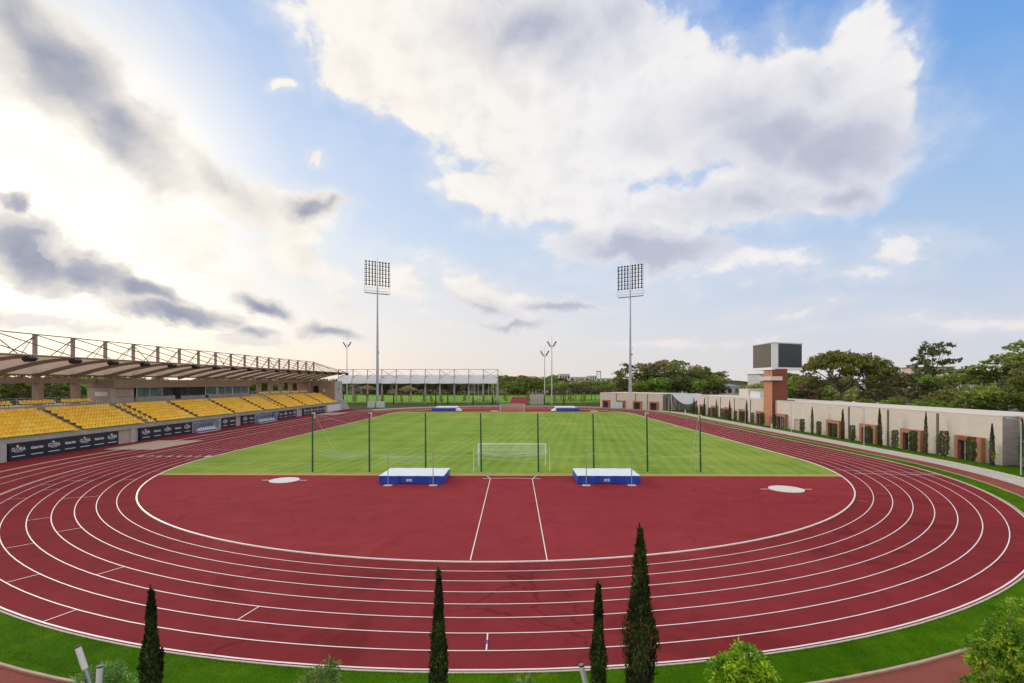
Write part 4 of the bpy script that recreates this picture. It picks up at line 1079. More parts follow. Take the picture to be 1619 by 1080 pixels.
def make_tree(kind, seed):
    rr = RNG(seed)
    if kind == 'umbrella':      # unit: about 12 m tall, 12 wide
        blobs = [(rr.uniform(-1,1), rr.uniform(-1,1), 10.3, 2.6, 2.6, 1.2)]
        for i in range(9):
            a = 2*PI*i/9+rr.uniform(-.3,.3); R_ = rr.uniform(3.0, 4.7); blobs.append((R_*math.cos(a), R_*math.sin(a), 9.3-.16*(R_-3)**2*2+rr.uniform(-.5,.5), rr.uniform(1.6,2.4), rr.uniform(1.6,2.4), rr.uniform(.8,1.3)))
        tr = trunk_mesh(12, .30, rr.uniform(4.8, 6.), blobs[::1], rr, (rr.uniform(-.5,.5), rr.uniform(-.4,.4)), 1, .6)
        cr = crown_from(blobs, rr, 17, 210, .26)
    elif kind == 'dome':        # old umbrella pine, crown hanging low at the sides
        blobs = [(rr.uniform(-1,1), rr.uniform(-1,1), 10.4, 2.8, 2.8, 1.1)]
        for ring_, (R_, z_, n_, q_) in enumerate(((3.0, 9.9, 7, 2.0), (5.0, 8.5, 10, 1.8), (6.1, 6.6, 9, 1.5))):
            for i in range(n_):
                if ring_ == 2 and rr.random() < .3: continue
                a = 2*PI*i/n_+rr.uniform(-.25,.25); blobs.append((R_*math.cos(a), R_*math.sin(a), z_+rr.uniform(-.5,.5), q_*rr.uniform(.8,1.1), q_*rr.uniform(.8,1.1), q_*.58))
        tr = trunk_mesh(12, .32, rr.uniform(4.2, 5.2), blobs[:18], rr, (rr.uniform(-.5,.5), 0), 1, .8)
        cr = crown_from(blobs, rr, 17, 430, .24, .42)
    elif kind == 'pine':        # irregular tall pine, about 16 m
        blobs = []
        for i in range(19):
            z_ = 5.2+9.9*(i/18)**.9; R_ = (3.9*math.sin(PI*(.20+.64*(i/18)))+.4)*rr.uniform(.35, 1.0); a = rr.uniform(0, 2*PI)
            blobs.append((R_*math.cos(a), R_*math.sin(a), z_+rr.uniform(-.4,.4), rr.uniform(1.5, 2.3), rr.uniform(1.5, 2.3), rr.uniform(.8, 1.3)))
        tr = trunk_mesh(16, .34, 6.5, blobs[::2], rr, (rr.uniform(-.6,.6), rr.uniform(-.6,.6)), 1, .5)
        ax = limb_path((0,0,6), (rr.uniform(-.5,.5), 0, 14.5), .3, rr, 6)
        for i in range(6): tr.tube(ax[i], ax[i+1], .24*(1-.14*i), .24*(1-.14*(i+1)), 6, cap=False)
        cr = crown_from(blobs, rr, 15, 330, .25, .36)
    elif kind == 'round':       # dense broadleaf, about 9 m
        blobs = [(0,0,6.2,2.8,2.8,2.2)]
        for i in range(8):
            a = rr.uniform(0, 2*PI); R_ = rr.uniform(1.2, 2.6); blobs.append((R_*math.cos(a), R_*math.sin(a), rr.uniform(3.6, 7.4), rr.uniform(1.2,1.9), rr.uniform(1.2,1.9), rr.uniform(1.0,1.6)))
        tr = trunk_mesh(9, .24, 2.4, blobs[::2], rr, (0,0), 1, .3)
        cr = crown_from(blobs, rr, 15, 230, .22, .34)
    elif kind == 'slim':        # young planted tree, about 5 m
        blobs = [(rr.uniform(-.15,.15), rr.uniform(-.15,.15), 1.6+.45*i, .75-.07*i, .75-.07*i, .5) for i in range(7)]
        tr = trunk_mesh(5, .06, 1.0, blobs[::3], rr, (0,0), 0, .1)
        cr = crown_from(blobs, rr, 9, 90, .12, .35)
    elif kind == 'cypress':     # thin column 5 m
        tr = MB().tube((0,0,-.1),(0,0,4.9),.13,.02,6)
        cr = column_crown(rr, .15, 5.3, lambda u: .30*(1-u**1.7)**.8*(.72+.6*min(u, .45))+.012, 2000, .13)
    elif kind == 'column':      # clipped shrub 2.6 m
        tr = MB().tube((0,0,-.1),(0,0,2.3),.10,.06,6)
        cr = column_crown(rr, .25, 2.75, lambda u: .42*min(1, u*7+.35)*(1-max(0, u-.8)**2*14)**.5, 2700, .10)
    elif kind == 'sapling':
        blobs = [(rr.uniform(-.3,.3), rr.uniform(-.3,.3), .8+.25*i, .32, .32, .2) for i in range(5)]
        tr = trunk_mesh(2, .025, .6, blobs, rr, (0,0), 1, .1)
        cr = crown_from(blobs, rr, 5, 24, .07, .5)
    return tr, cr
def proto_tree(kind, seed, leafmat, bark='bark'):
    key = (kind, seed, leafmat, bark)
    if key not in PROTO:
        tr, cr = make_tree(kind, seed)
        tm = tr.build('trunk', M[bark]); cm = cr.build('crown', M[leafmat])
        PROTO[key] = (tm.data, cm.data)
        bpy.data.objects.remove(tm); bpy.data.objects.remove(cm)
    return PROTO[key]
NAMES = {'dome': 'umbrella_pine', 'umbrella': 'umbrella_pine', 'pine': 'pine_tree', 'round': 'broadleaf_tree', 'slim': 'young_tree', 'cypress': 'cypress_tree', 'column': 'clipped_shrub', 'sapling': 'sapling'}
CATS = {'dome': 'pine tree', 'umbrella': 'pine tree', 'pine': 'pine tree', 'round': 'tree', 'slim': 'young tree', 'cypress': 'cypress', 'column': 'shrub', 'sapling': 'sapling'}
TR = random.Random(5)
def tree(kind, seed, leafmat, x, y, h, label, group=None, wide=1., bark='bark', z=0.):
    H0 = {'dome': 11.5, 'umbrella': 11.5, 'pine': 16.2, 'round': 8.6, 'slim': 5.0, 'cypress': 5.3, 'column': 2.75, 'sapling': 2.1}[kind]
    td, cd = proto_tree(kind, seed, leafmat, bark); s_ = h/H0
    t = thing(NAMES[kind], label, CATS[kind], (x, y, z), TR.uniform(0, 2*PI), group); t.scale = (s_*wide, s_*wide, s_)
    a = bpy.data.objects.new('trunk', td); COL.objects.link(a); a.parent = t
    c = bpy.data.objects.new('crown', cd); COL.objects.link(c); c.parent = t
    return t

# columnar shrubs and cypresses along the cream wall
g1 = 'clipped columnar shrubs along the cream wall'
SH = [(54.9,58.75,3.0),(54.9,62.5,3.35),(54.9,67.3,2.9),(54.9,70.5,2.7),(54.9,75.9,2.8),(54.9,79.4,2.6),(54.9,83.9,2.5),(54.9,88.2,2.55),(54.9,93.3,2.6),(54.5,97.0,.9),(54.9,103.4,2.75),(54.9,108.4,2.8),(54.9,113.0,2.6),(54.8,117.3,2.6),(54.8,121.6,2.6),(54.6,125.2,2.5),(54.6,128.9,2.7),(54.5,133.2,2.4),(54.5,137.1,2.5),(54.4,141.5,2.5),(54.3,146.3,2.5),(54.2,150.5,2.4)]
for i, (x, y, h_) in enumerate(SH):
    if h_ < 1: continue
    tree('column', 31+i % 3, 'hedge', x, y, h_, 'clipped columnar shrub by the cream wall, %s from the photo\'s right' % ORD[i], g1, .92+.1*((i*7) % 3)/3)
g2 = 'slender cypresses along the cream wall'
CY = [(55.0,53.0,5.6),(57.5,54.6,5.6),(54.9,56.2,4.8),(54.9,65.3,5.6),(54.9,73.4,5.6),(54.8,81.6,5.1),(54.8,90.0,5.0),(54.3,114.6,5.3),(54.3,123.6,5.1),(54.3,131.9,5.0),(54.2,140.1,5.1),(54.0,147.8,5.0),(50.6,163,4.7),(50.2,158,4.4)]
for i, (x, y, h_) in enumerate(CY):
    t = tree('cypress', 41+i % 3, 'cyp' if i % 3 else 'pinedk', x, y, h_, 'slender dark cypress by the cream wall, %s from the photo\'s right' % ORD[i], g2, 1.0 if i not in (3,) else .8)
    if i in (3, 4, 7): t.rotation_euler.y = math.radians(-4)
for i, (x, y, h_) in enumerate([(53.6,51.6,1.9),(54.3,55.2,1.9),(54.2,60.9,1.5),(54.3,69.2,1.3),(54.4,77.6,1.1),(54.4,86.1,1.2),(54.0,95.4,1.0)]):
    tree('sapling', 51+i % 2, 'young2', x, y, h_, 'thin leafy sapling in the lawn by the cream wall, %s from the photo\'s right' % ORD[i], 'thin saplings along the cream wall')
# trees behind the yellow stand
rr = random.Random(12)
for i in range(28):
    y = 52+i*7.2+rr.uniform(-2,2); x = -86-rr.uniform(0,9)-(0 if y < 190 else rr.uniform(0, 5))
    k = ['round', 'umbrella', 'round', 'pine'][i % 4]
    tree(k, 61+i % 2, 'leafy' if k == 'round' else 'pine', x, y, rr.uniform(10.6, 12.6), 'bushy green tree behind the yellow stand, %s from the photo\'s left' % ORD[i], 'trees standing behind the yellow stand', 1.25 if k != 'pine' else 1.)
for i in range(16):
    tree('round', 61, 'leafy', -101-rr.uniform(0, 6), 62+i*11+rr.uniform(-3,3), rr.uniform(10, 12), 'tree in the second row behind the yellow stand, %s from the photo\'s left' % ORD[i], 'second row of trees behind the yellow stand', 1.5)
# far pines behind the white roofed stand
rr = random.Random(3)
for i in range(26):
    x = -128+i*6.6+rr.uniform(-2,2); y = 372+rr.uniform(-8,14)
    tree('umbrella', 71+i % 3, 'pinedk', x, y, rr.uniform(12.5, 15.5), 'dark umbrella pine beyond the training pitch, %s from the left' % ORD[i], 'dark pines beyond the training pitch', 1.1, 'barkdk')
for i in range(24):
    x = -120+i*6.8+rr.uniform(-2,2); y = 395+rr.uniform(-8,10)
    tree('round', 62, 'pinedk', x, y, rr.uniform(8, 11), 'low dark tree in the row behind the far pines, %s from the left' % ORD[i], 'low trees behind the far pines', 1.4, 'barkdk')
# park pines to the right of the masts
rr = random.Random(8)
for i in range(20):
    x = 19+i*2.1+rr.uniform(-1.2,1.2); y = 236+(i*37 % 50)+rr.uniform(-5,5)
    tree('umbrella', 71+i % 3, ['leafy', 'pine', 'pinebr', 'pine', 'leafy'][i % 5], x, y, rr.uniform(8.2, 11.5), 'round-headed park pine beyond the far bend, %s from the left' % ORD[i], 'park pines beyond the far bend', .95, 'bark')
# tall pine grove behind the far cream building
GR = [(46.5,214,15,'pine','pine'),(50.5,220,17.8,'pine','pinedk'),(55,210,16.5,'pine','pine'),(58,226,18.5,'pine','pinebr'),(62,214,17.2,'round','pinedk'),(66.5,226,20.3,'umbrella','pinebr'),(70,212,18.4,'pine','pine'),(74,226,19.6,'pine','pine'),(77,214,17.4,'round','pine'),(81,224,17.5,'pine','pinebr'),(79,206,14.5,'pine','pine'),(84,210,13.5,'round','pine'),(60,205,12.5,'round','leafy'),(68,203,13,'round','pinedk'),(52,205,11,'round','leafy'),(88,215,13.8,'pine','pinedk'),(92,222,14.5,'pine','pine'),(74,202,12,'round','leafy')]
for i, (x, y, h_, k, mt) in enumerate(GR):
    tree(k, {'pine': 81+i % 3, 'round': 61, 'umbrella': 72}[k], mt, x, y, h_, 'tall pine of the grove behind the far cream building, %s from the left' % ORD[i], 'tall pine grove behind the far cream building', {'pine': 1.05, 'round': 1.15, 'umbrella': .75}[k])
# trees behind the long cream building, from the tower outward
t = tree('dome', 73, 'pine', 86.2, 131, 17.9, 'huge spreading umbrella pine behind the cream building, right of the scoreboard', None, .92)
tree('dome', 74, 'pine', 92.0, 129, 16.4, 'second umbrella pine overlapping the huge one behind the cream building', None, .72)
tree('pine', 83, 'pinedk', 88.3, 105, 17.8, 'tall dark lone pine with layered branches behind the cream building', None, .98, 'barkdk')
tree('pine', 81, 'pine', 88.0, 88.5, 14.8, 'tall bushy pine at the right edge of the photo', None, 1.35)
tree('pine', 82, 'pine', 92.5, 90.5, 16.8, 'highest bushy pine at the right edge, behind its neighbours', None, 1.2)
tree('umbrella', 71, 'pine', 86, 95.5, 12.6, 'leaning bushy pine with bare grey limbs left of the right edge', None, .95)
RT = [(76,138,10.5,'round','leafy'),(80,146,12.5,'pine','pine'),(79,133,11.2,'pine','pinebr'),(83,140,12,'round','pine'),(88,120,11.2,'pine','pinedk'),(96,124,12.0,'pine','pinebr'),(86,111,6.8,'round','pine'),(95,107,9.5,'pine','pinebr'),(84,99,7.6,'round','pine'),(82,91,9.0,'round','pine'),(80,84,10.0,'round','pine'),(84,80,13.0,'pine','pine'),(90,82,14.2,'round','pine'),(99,134,12.6,'pine','pinedk'),(73,150,9.6,'round','leafy'),(104,128,12.,'round','pinedk')]
for i, (x, y, h_, k, mt) in enumerate(RT):
    tree(k, {'pine': 81+i % 3, 'round': 61+i % 2}[k], mt, x, y, h_, 'smaller tree in the belt behind the long cream building, number %s outward from the tower' % ORD[i], 'tree belt behind the long cream building', 1.1)
for i, (x, y) in enumerate([(78,103),(80,97),(77,88),(79,111)]):
    tree('round', 62, 'leafy', x, y, [6.4,6.2,6.6,6.3][i], 'bright green bush peeping over the cream roof, %s from the left' % ORD[[1,2,3,0][i]], 'bright bushes behind the cream roof', .9)
# young trees on the far lawn
YT = [(-65,205,5.6,'slim'),(-54,206,5.4,'slim'),(-46,205.6,4.9,'slim'),(-36.9,206,5.6,'slim'),(-33.7,206,5.0,'slim'),(-29.5,206,5.6,'slim'),(-20,206,5.9,'slim'),(-12,205.8,5.0,'slim'),(-3.1,206,6.0,'slim'),(6.4,205.8,6.1,'slim'),(24,208,5.6,'slim'),(29.5,208,5.8,'slim'),(17.5,208.5,4.5,'slim')]
for i, (x, y, h_, k) in enumerate(YT):
    tree(k, 91+i % 2, 'leafy', x, y, h_, 'young leafy tree on the lawn beyond the far bend, %s from the left' % ORD[i], 'young trees on the far lawn', 1.0)
for i, x in enumerate((-70.5,-49.5,-32,-27,-16.5,-8.5,13,21)):
    tree('cypress', 41+i % 3, 'cyp', x, 206.5, 4.9, 'thin dark cypress on the lawn beyond the far bend, %s from the left' % ORD[i], 'thin cypresses on the far lawn', 1.1)
tree('umbrella', 72, 'pinebr', -62.5, 212, 8.4, 'small brownish round pine below the white roof, near the end of the yellow stand', None, .95)
tree('umbrella', 73, 'pinebr', -44.5, 212, 8.2, 'small brownish round pine below the white roof, right of the light mast', None, .9)
for i, (x, y, h_) in enumerate([(-13,300,12),(-6,330,13.5),(0,345,13),(5,350,12.5),(11,355,13),(16,352,13.5),(21,340,15)]):
    tree('pine', 81+i % 3, 'leafy', x*1.15+3, y, h_, 'green pine in front of the long hotel, %s from the left' % ORD[i], 'pines in front of the hotel', 1.3)

# white yucca-like bits, cars behind the roof
def car(x, y, rz, mt, label):
    t = thing('parked_car', label, 'car', (x, y, 0), rz, 'cars parked behind the cream building')
    m = MB(); pr = [(-2.1,.35),(-2.15,.75),(-1.95,.95),(-1.3,1.0),(-.75,1.42),(.75,1.45),(1.35,1.02),(2.0,.92),(2.15,.7),(2.1,.35)]
    n = len(pr)
    vs = [(x_, -.85+(.12 if z_ > 1.1 else 0), z_) for x_, z_ in pr]+[(x_, .85-(.12 if z_ > 1.1 else 0), z_) for x_, z_ in pr]
    m.add(vs, [tuple(range(n)), tuple(range(2*n-1,n-1,-1))]+[(i,(i+1)%n,(i+1)%n+n,i+n) for i in range(n)]); m.build('body', mt, t)
    m = MB()
    for s_ in (-1, 1): m.add([(-1.15,s_*.80,1.02),(1.2,s_*.80,1.04),(.7,s_*.745,1.38),(-.7,s_*.745,1.37)], [(0,1,2,3)])
    m.build('window', M['glassdk'], t)
    for a in (-1.3, 1.3):
        for s_ in (-1, 1): MB().tube((a, s_*.72, .33), (a, s_*.90, .33), .33, n=12).build('wheel', M['black'], t)
struct('car_park', MB().sheet([(67,96),(125,96),(125,175),(67,175)], .01), M['tarmac'])
M['car1'] = mat('white_car_paint', (.7,.7,.72), .25, var=.03); M['car2'] = mat('blue_car_paint', (.12,.25,.45), .25, var=.03); M['car3'] = mat('red_car_paint', (.35,.04,.04), .3, var=.03); M['car4'] = mat('dark_car_paint', (.03,.035,.045), .25)
cl = [('car2', 'blue car'), ('car1', 'white car'), ('car4', 'dark car'), ('car1', 'white car'), ('car3', 'red car'), ('car2', 'blue car'), ('car1', 'white car')]
# seen over the low roof, on the raised street behind
st_ = struct('street_bank', MB().add([(73,172,0),(77,172,2.9),(77,82,3.5),(73,82,0),(150,172,3.2),(150,82,3.6)], [(0,1,2,3),(1,4,5,2)]), M['tarmac'])
for i, (mt, nm) in enumerate(cl):
    y = 146-i*6.4; car(81.5+i*.5, y, PI/2+.05*(i % 3), M[mt], '%s parked under the pines behind the cream roof, %s from the left' % (nm, ORD[i]))
for o in [o for o in COL.objects if o.name.startswith('parked_car')]: o.location.z = 3.05+(172-o.location.y)/90*.55

# ------------------------------------------------------------------ town buildings
def town(name, label, x, y, w, d, h, floors, cols, wallm, roofm, rz=0., z=0, balcony=False, roof='flat'):
    t = thing(name, label, 'building', (x, y, z), rz)
    MB().box(0, w, 0, d, 0, h).build('wall', wallm, t)
    if roof == 'flat': MB().box(-.3, w+.3, -.3, d+.3, h, h+.35).build('roof', roofm, t)
    else: MB().add([(-.6,-.6,h),(w+.6,-.6,h),(w+.6,d+.6,h),(-.6,d+.6,h),(d*.4,d/2,h+roof),(w-d*.4,d/2,h+roof)], [(0,3,2,1),(0,1,5,4),(1,2,5),(2,3,4,5),(3,0,4)]).build('roof', roofm, t)
    fh = h/floors
    for f_ in range(floors):
        for c in range(cols):
            cx = w*(c+.5)/cols; ww = w/cols*.27
            MB().box(cx-ww, cx+ww, -.06, -.002, f_*fh+fh*.28, f_*fh+fh*.78).build('window', M['glassdk'] if (c+f_) % 3 else M['glasspale'], t)
        if balcony: MB().box(.3, w-.3, -1.2, -.07, f_*fh+.05, f_*fh+fh*.22).build('balcony', wallm, t)
    return t
M['wallw'] = mat('white_render', (.55,.54,.53), .85, streak=.3); M['wallp'] = mat('pinkish_render', (.55,.46,.42), .85, streak=.3); M['wallc'] = mat('cream_render', (.55,.49,.40), .85, streak=.3)
M['rooft'] = mat('red_roof_tiles', (.30,.12,.08), .85, var=.25); M['roofb'] = mat('grey_blue_metal_roof', (.25,.30,.36), .6)
town('hotel', 'long cream hotel with red-brown roof in the distance above the far goal', -11, 422, 34, 14, 12.2, 4, 12, M['wallc'], M['rooft'], balcony=True, roof=2.4)
for i, (x, w, h_, y) in enumerate(((27,12,13.5,470),(42,10,17.2,480),(54,20,14.5,500),(75,9,16.0,520),(86,22,13.6,540),(118,16,13.,560),(5,14,12.5,520))):
    town('town_block', 'pale flat-roofed block on the distant skyline, %s from the left' % ORD[[1,2,3,4,5,6,0][i]], x, y, w, 12, h_, 3, 4, M['wallw'], M['wallc'])
t = thing('lattice_tower', 'small lattice tower on the distant skyline above the park pines', 'tower', (78, 470, 0))
m = MB()
for a, b_ in ((-1.6,-1.6),(1.6,-1.6),(1.6,1.6),(-1.6,1.6)): m.tube((a*1.3,b_*1.3,0),(a,b_,19.5),.25,n=5)
for z_ in (13,15,17,19): m.box(-1.8,1.8,-1.8,1.8,z_,z_+.25)
m.build('lattice', M['galvl'], t); MB().box(-2.3,2.3,-.4,.4,19.5,20.1).build('antenna_bar', M['rod'], t)
town('apartment_building', 'white apartment block with balconies behind the trees left of the scoreboard', 99.5, 262, 9, 12, 13.6, 4, 3, M['wallw'], M['wallw'], balcony=True)
town('apartment_building', 'pinkish apartment block with balconies just right of the scoreboard', 124.5, 230, 10, 12, 12.2, 4, 3, M['wallp'], M['wallw'], balcony=True)
town('apartment_building', 'blue-grey glazed block directly behind the scoreboard tower', 112.0, 228, 11.5, 12, 13.0, 4, 3, M['wallw'], M['roofb'], balcony=True)
town('apartment_building', 'low pinkish block glimpsed between the umbrella pine and the lone dark pine', 141, 178, 12, 10, 14.5, 4, 3, M['wallp'], M['rooft'], rz=-.4, balcony=True)
town('apartment_building', 'white block half hidden by the lone dark pine', 139, 160, 9, 10, 12.5, 4, 3, M['wallw'], M['rooft'], rz=-.5)
town('villa', 'orange-roofed house behind the plant room roof', 98, 205, 13, 9, 7.2, 2, 4, M['wallc'], M['rooft'], roof=1.8)
town('villa', 'cream house with arches behind the white tensile canopy', 82, 236, 16, 9, 9.0, 2, 5, M['wallc'], M['wallc'])
town('villa', 'low house with pale metal roof left of the scoreboard tower', 88, 214, 9, 8, 7.6, 2, 3, M['wallw'], M['roofb'], roof=1.2)
town('cream_house', 'small flat cream house with blue-grey side behind the cream roof at right', 85.2, 97.5, 5.0, 5, 3.4, 1, 1, M['wallc'], M['wallw'], rz=-.75, z=3.5)
town('annexe', 'blue-grey annexe beside the small cream house at right', 88.9, 94.0, 3.2, 5, 3.3, 1, 1, M['roofb'], M['conc2'], rz=-.75, z=3.5)
t = thing('timber_stack', 'orange-brown leaning brick pillar beside the small cream house', 'pillar', (83.6, 99.2, 3.5), -.75)
MB().add([(-.9,-.4,0),(.8,-.4,0),(.8,.4,0),(-.9,.4,0),(-1.0,-.4,2.9),(.9,-.4,2.9),(.9,.4,2.9),(-1.0,.4,2.9)], [(0,3,2,1),(4,5,6,7),(0,1,5,4),(1,2,6,5),(2,3,7,6),(3,0,4,7)]).build('brickwork', M['brick'], t)
t = thing('yard_fence', 'grey slatted yard fence left of the small cream house', 'fence', (79.5, 104.0, 3.4), -.85)
for i in range(6): MB().box(i*.8, i*.8+.74, 0, .08, 0, 1.9).build('slat_panel', M['conc'], t)
MB().box(-.05, 4.85, -.04, .12, 1.9, 2.0).build('rail', M['strip'], t)
t = struct('distant_hills', MB().add([(-1500+100*i, 2200+((i*53) % 7)*20, -2 if False else 0) for i in range(31)]+[(-1500+100*i, 2300, 18+10*math.sin(i*.9)+7*math.sin(i*2.3)) for i in range(31)], [(i, i+1, i+32, i+31) for i in range(30)]), M['ground'])

# ------------------------------------------------------------------ planting in front of the camera
def fg_cypress(x, y, z0, zt, rb, seed, label):
    rr = RNG(seed); t = thing('cypress_tree', label, 'cypress', (x, y, z0)); H = zt-z0
    mb = MB(); n = int(8500+9000*rb)
    core = MB(); K = 14
    bul = [rr.uniform(.86, 1.14) for _ in range(12)]
    def rad(u, a):
        base = rb*1.03*(1-u**1.55)**.9*(.80+.35*u if u < .5 else .975)
        k = bul[int(u*11.99)]; return max(.015, base*k*(1+.16*math.sin(a*2+u*19+seed)+.10*math.sin(a*5-u*31)))
    for i in range(n):
        u = rr.random()**1.08; u = min(.985, u); a = rr.uniform(0, 2*PI); R_ = rad(u, a)*rr.uniform(.62, 1.05)
        if rr.random() < .04: R_ *= rr.uniform(1.05, 1.28)
        p = Vector((R_*math.cos(a), R_*math.sin(a), u*H))
        d = Vector((math.cos(a)*rr.uniform(0.05,.6), math.sin(a)*rr.uniform(.05,.6), 1)).normalized(); d += rr.unit()*.22
        w = Vector((-math.sin(a), math.cos(a), 0))+rr.unit()*.6; w.normalize(); s_ = rr.uniform(.045, .095); ww = rr.uniform(.010, .020)
        mb.add([p, p+d*s_*.5+w*ww, p+d*s_, p+d*s_*.5-w*ww], [(0,1,2,3)])
    for i in range(60):   # wispy leader
        u = rr.random(); p = Vector((rr.uniform(-.02,.02)*(1-u)-.01, rr.uniform(-.02,.02)*(1-u), H*.975+.16*u)); d = Vector((rr.uniform(-.4,.4), rr.uniform(-.4,.4), 1)).normalized()*.05; w = rr.unit()*.008
        mb.add([p, p+d*.5+w, p+d, p+d*.5-w], [(0,1,2,3)])
    mb.build('crown', M['cyp'], t)
    c = MB()
    for i in range(10):
        u0, u1 = i/10*.94, (i+1)/10*.94; c.tube((0,0,u0*H), (0,0,u1*H), rb*.55*(1-u0**1.55)**.9, rb*.55*(1-u1**1.55)**.9+.005, 8, cap=False)
    c.tube((0,0,-.3),(0,0,.3),.08,.07,8)
    c.build('trunk', M['barkdk'], t)
fg_cypress(-3.85, 8.0, 3.1, 5.98, .21, 1, 'dark cypress tip standing alone at the bottom left of the photo')
fg_cypress(.81, 8.0, 3.1, 6.30, .185, 2, 'slim dark cypress tip at the bottom centre, in front of the curved lanes')
fg_cypress(3.37, 8.0, 3.1, 6.10, .175, 3, 'slim dark cypress tip just left of the tallest one')
fg_cypress(4.04, 8.0, 3.1, 7.02, .335, 4, 'tallest and widest dark cypress in the foreground')
def leafy(name, x, y, z0, blobs, n, mt, seed, label, lw=.016, ll=.075, droop=.55, cat='young tree', stems=14):
    rr = RNG(seed); t = thing(name, label, cat, (x, y, z0)); mb = MB(); tb = MB()
    top = []
    for bi in range(stems):
        b_ = blobs[bi % len(blobs)]; d = rr.unit(); e = Vector((b_[0]+d.x*b_[3]*.85, b_[1]+d.y*b_[3]*.85, b_[2]+abs(d.z)*b_[4]*.9))
        pp = limb_path((rr.uniform(-.04,.04), rr.uniform(-.04,.04), 0), e, .12, rr, 6)
        for i in range(6): tb.tube(pp[i], pp[i+1], .016*(1-.14*i), .016*(1-.14*(i+1)), 5, cap=False)
    tb.build('trunk', M['bark'], t)
    for (bx, by, bz, br, bh) in blobs:
        k = int(n*br*br*bh/sum(q[3]*q[3]*q[4] for q in blobs)/11)
        for _ in range(k):
            d = rr.unit(); d.z = abs(d.z)*1.1-.45; f_ = rr.uniform(.55, 1.06)
            c = Vector((bx+d.x*br*f_, by+d.y*br*f_, bz+d.z*bh*f_)); out = Vector((d.x, d.y, .25)).normalized()
            for j in range(11):   # a spray of narrow leaves round a twig end
                a = (out+rr.unit()*.9).normalized(); a.z -= droop*rr.random(); a.normalize()
                s_ = ll*rr.uniform(.6, 1.25); w = a.cross(rr.unit()).normalized()*lw*rr.uniform(.7, 1.3); p = c+rr.unit()*.035; q = a.copy(); q.z -= droop*.8; q.normalize()
                m1 = p+a*s_*.5; tip = m1+q*s_*.55
                mb.add([p, m1+w, tip, m1-w], [(0,1,2,3)])
    mb.build('crown', M[mt], t)
leafy('young_tree', 5.66, 8.1, 3.2, [(0,0,1.30,.40,.55),(-.22,.02,1.52,.26,.30),(.10,0,1.72,.26,.32),(.30,-.02,1.42,.28,.36),(-.30,0,1.05,.28,.4),(.05,-.1,.95,.45,.45)], 13000, 'young', 11, 'bushy yellow-green young tree at the bottom of the photo, right of the tallest cypress')
leafy('young_tree', 9.95, 8.1, 3.0, [(0,0,2.30,.30,.50),(.12,0,2.72,.18,.26),(-.22,0,1.85,.34,.34),(-.42,.05,2.08,.20,.22),(.30,0,1.90,.45,.6),(-.38,0,1.45,.30,.36),(.1,0,1.3,.5,.5),(-.15,-.05,2.05,.4,.5)], 15000, 'young2', 12, 'airy green young tree in the bottom right corner', droop=.4, stems=22)
leafy('oleander_bush', -5.02, 8.4, 3.2, [(0,0,1.12,.34,.32),(-.34,0,1.0,.30,.24),(.36,0,1.02,.26,.26)], 1100, 'olean', 13, 'oleander bush around the white pipes at the bottom left', lw=.010, ll=.12, droop=.0, cat='bush', stems=26)
leafy('oleander_bush', -1.28, 8.4, 3.2, [(0,0,1.05,.36,.36),(.14,0,1.30,.20,.22),(-.25,0,.98,.22,.25)], 1500, 'olean', 14, 'pale oleander bush at the bottom, between the first two cypresses', lw=.009, ll=.11, droop=.0, cat='bush', stems=22)
leafy('oleander_bush', 2.18, 8.4, 3.2, [(0,0,.95,.25,.30),(.35,0,.82,.15,.2)], 300, 'olean', 15, 'small oleander shoots at the bottom centre', lw=.009, ll=.10, droop=.0, cat='bush', stems=9)
def pipe(x, y, z0, L, lean, r, label):
    t = thing('garden_spotlight', label, 'spotlight', (x, y, z0)); t.rotation_euler = (0, math.radians(lean), 0)
    MB().tube((0,0,-1.4),(0,0,.02),r*.55,n=10).build('stem', M['galv'], t)
    MB().tube((0,0,0),(0,0,L),r,n=18).build('tube_body', M['pipe'], t)
    MB().tube((0,0,L),(0,0,L+.018),r*1.06,n=18).build('rim', M['lamp'], t); MB().tube((0,0,L+.018),(0,0,L+.022),r*.9,n=18).build('lens', M['glasspale'], t)
pipe(-5.06, 8.15, 4.64, .37, -19, .045, 'tilted white tube spotlight at the bottom left')
pipe(-4.84, 8.15, 4.27, .40, 4, .045, 'upright white tube spotlight right of the tilted one, bottom left')
pipe(3.24, 8.3, 4.25, .42, -14, .045, 'white tube spotlight half hidden by the slim cypress at the bottom')

def woods(name, label, xa, xb, ya, yb, h0, h1, n, mt, seed, size=.9, dens=1):
    r_ = RNG(seed); mb = MB(); q = int((xb-xa)/5*dens)
    lumps = [(r_.uniform(xa, xb), r_.uniform(ya, yb), r_.uniform(h0, h1), r_.uniform(3, 5.5)) for _ in range(q)]
    for (x, y, h_, w_) in lumps:
        for _ in range(n):
            d = r_.unit(); p = Vector((x+d.x*w_*1.1, y+d.y*w_*1.1, max(.1, h_*.5+d.z*h_*.5))); u = r_.unit()*size*r_.uniform(.6, 1.3); v = u.cross(r_.unit()).normalized()*size*.6
            mb.add([p-u, p+v, p+u, p-v], [(0,1,2,3)])
    return tag(mb.build(name, M[mt]), label, 'woods', None, 'stuff')
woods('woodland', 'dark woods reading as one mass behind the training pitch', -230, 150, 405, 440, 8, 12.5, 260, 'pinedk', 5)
woods('woodland', 'low green belt of woods behind the cream building and the tower', 105, 330, 165, 330, 4.5, 8.0, 260, 'pine', 6, .9, 3.2)
woods('undergrowth', 'undergrowth along the street behind the cream building', 92, 150, 105, 140, 2.2, 4.6, 260, 'leafy', 9, .5)
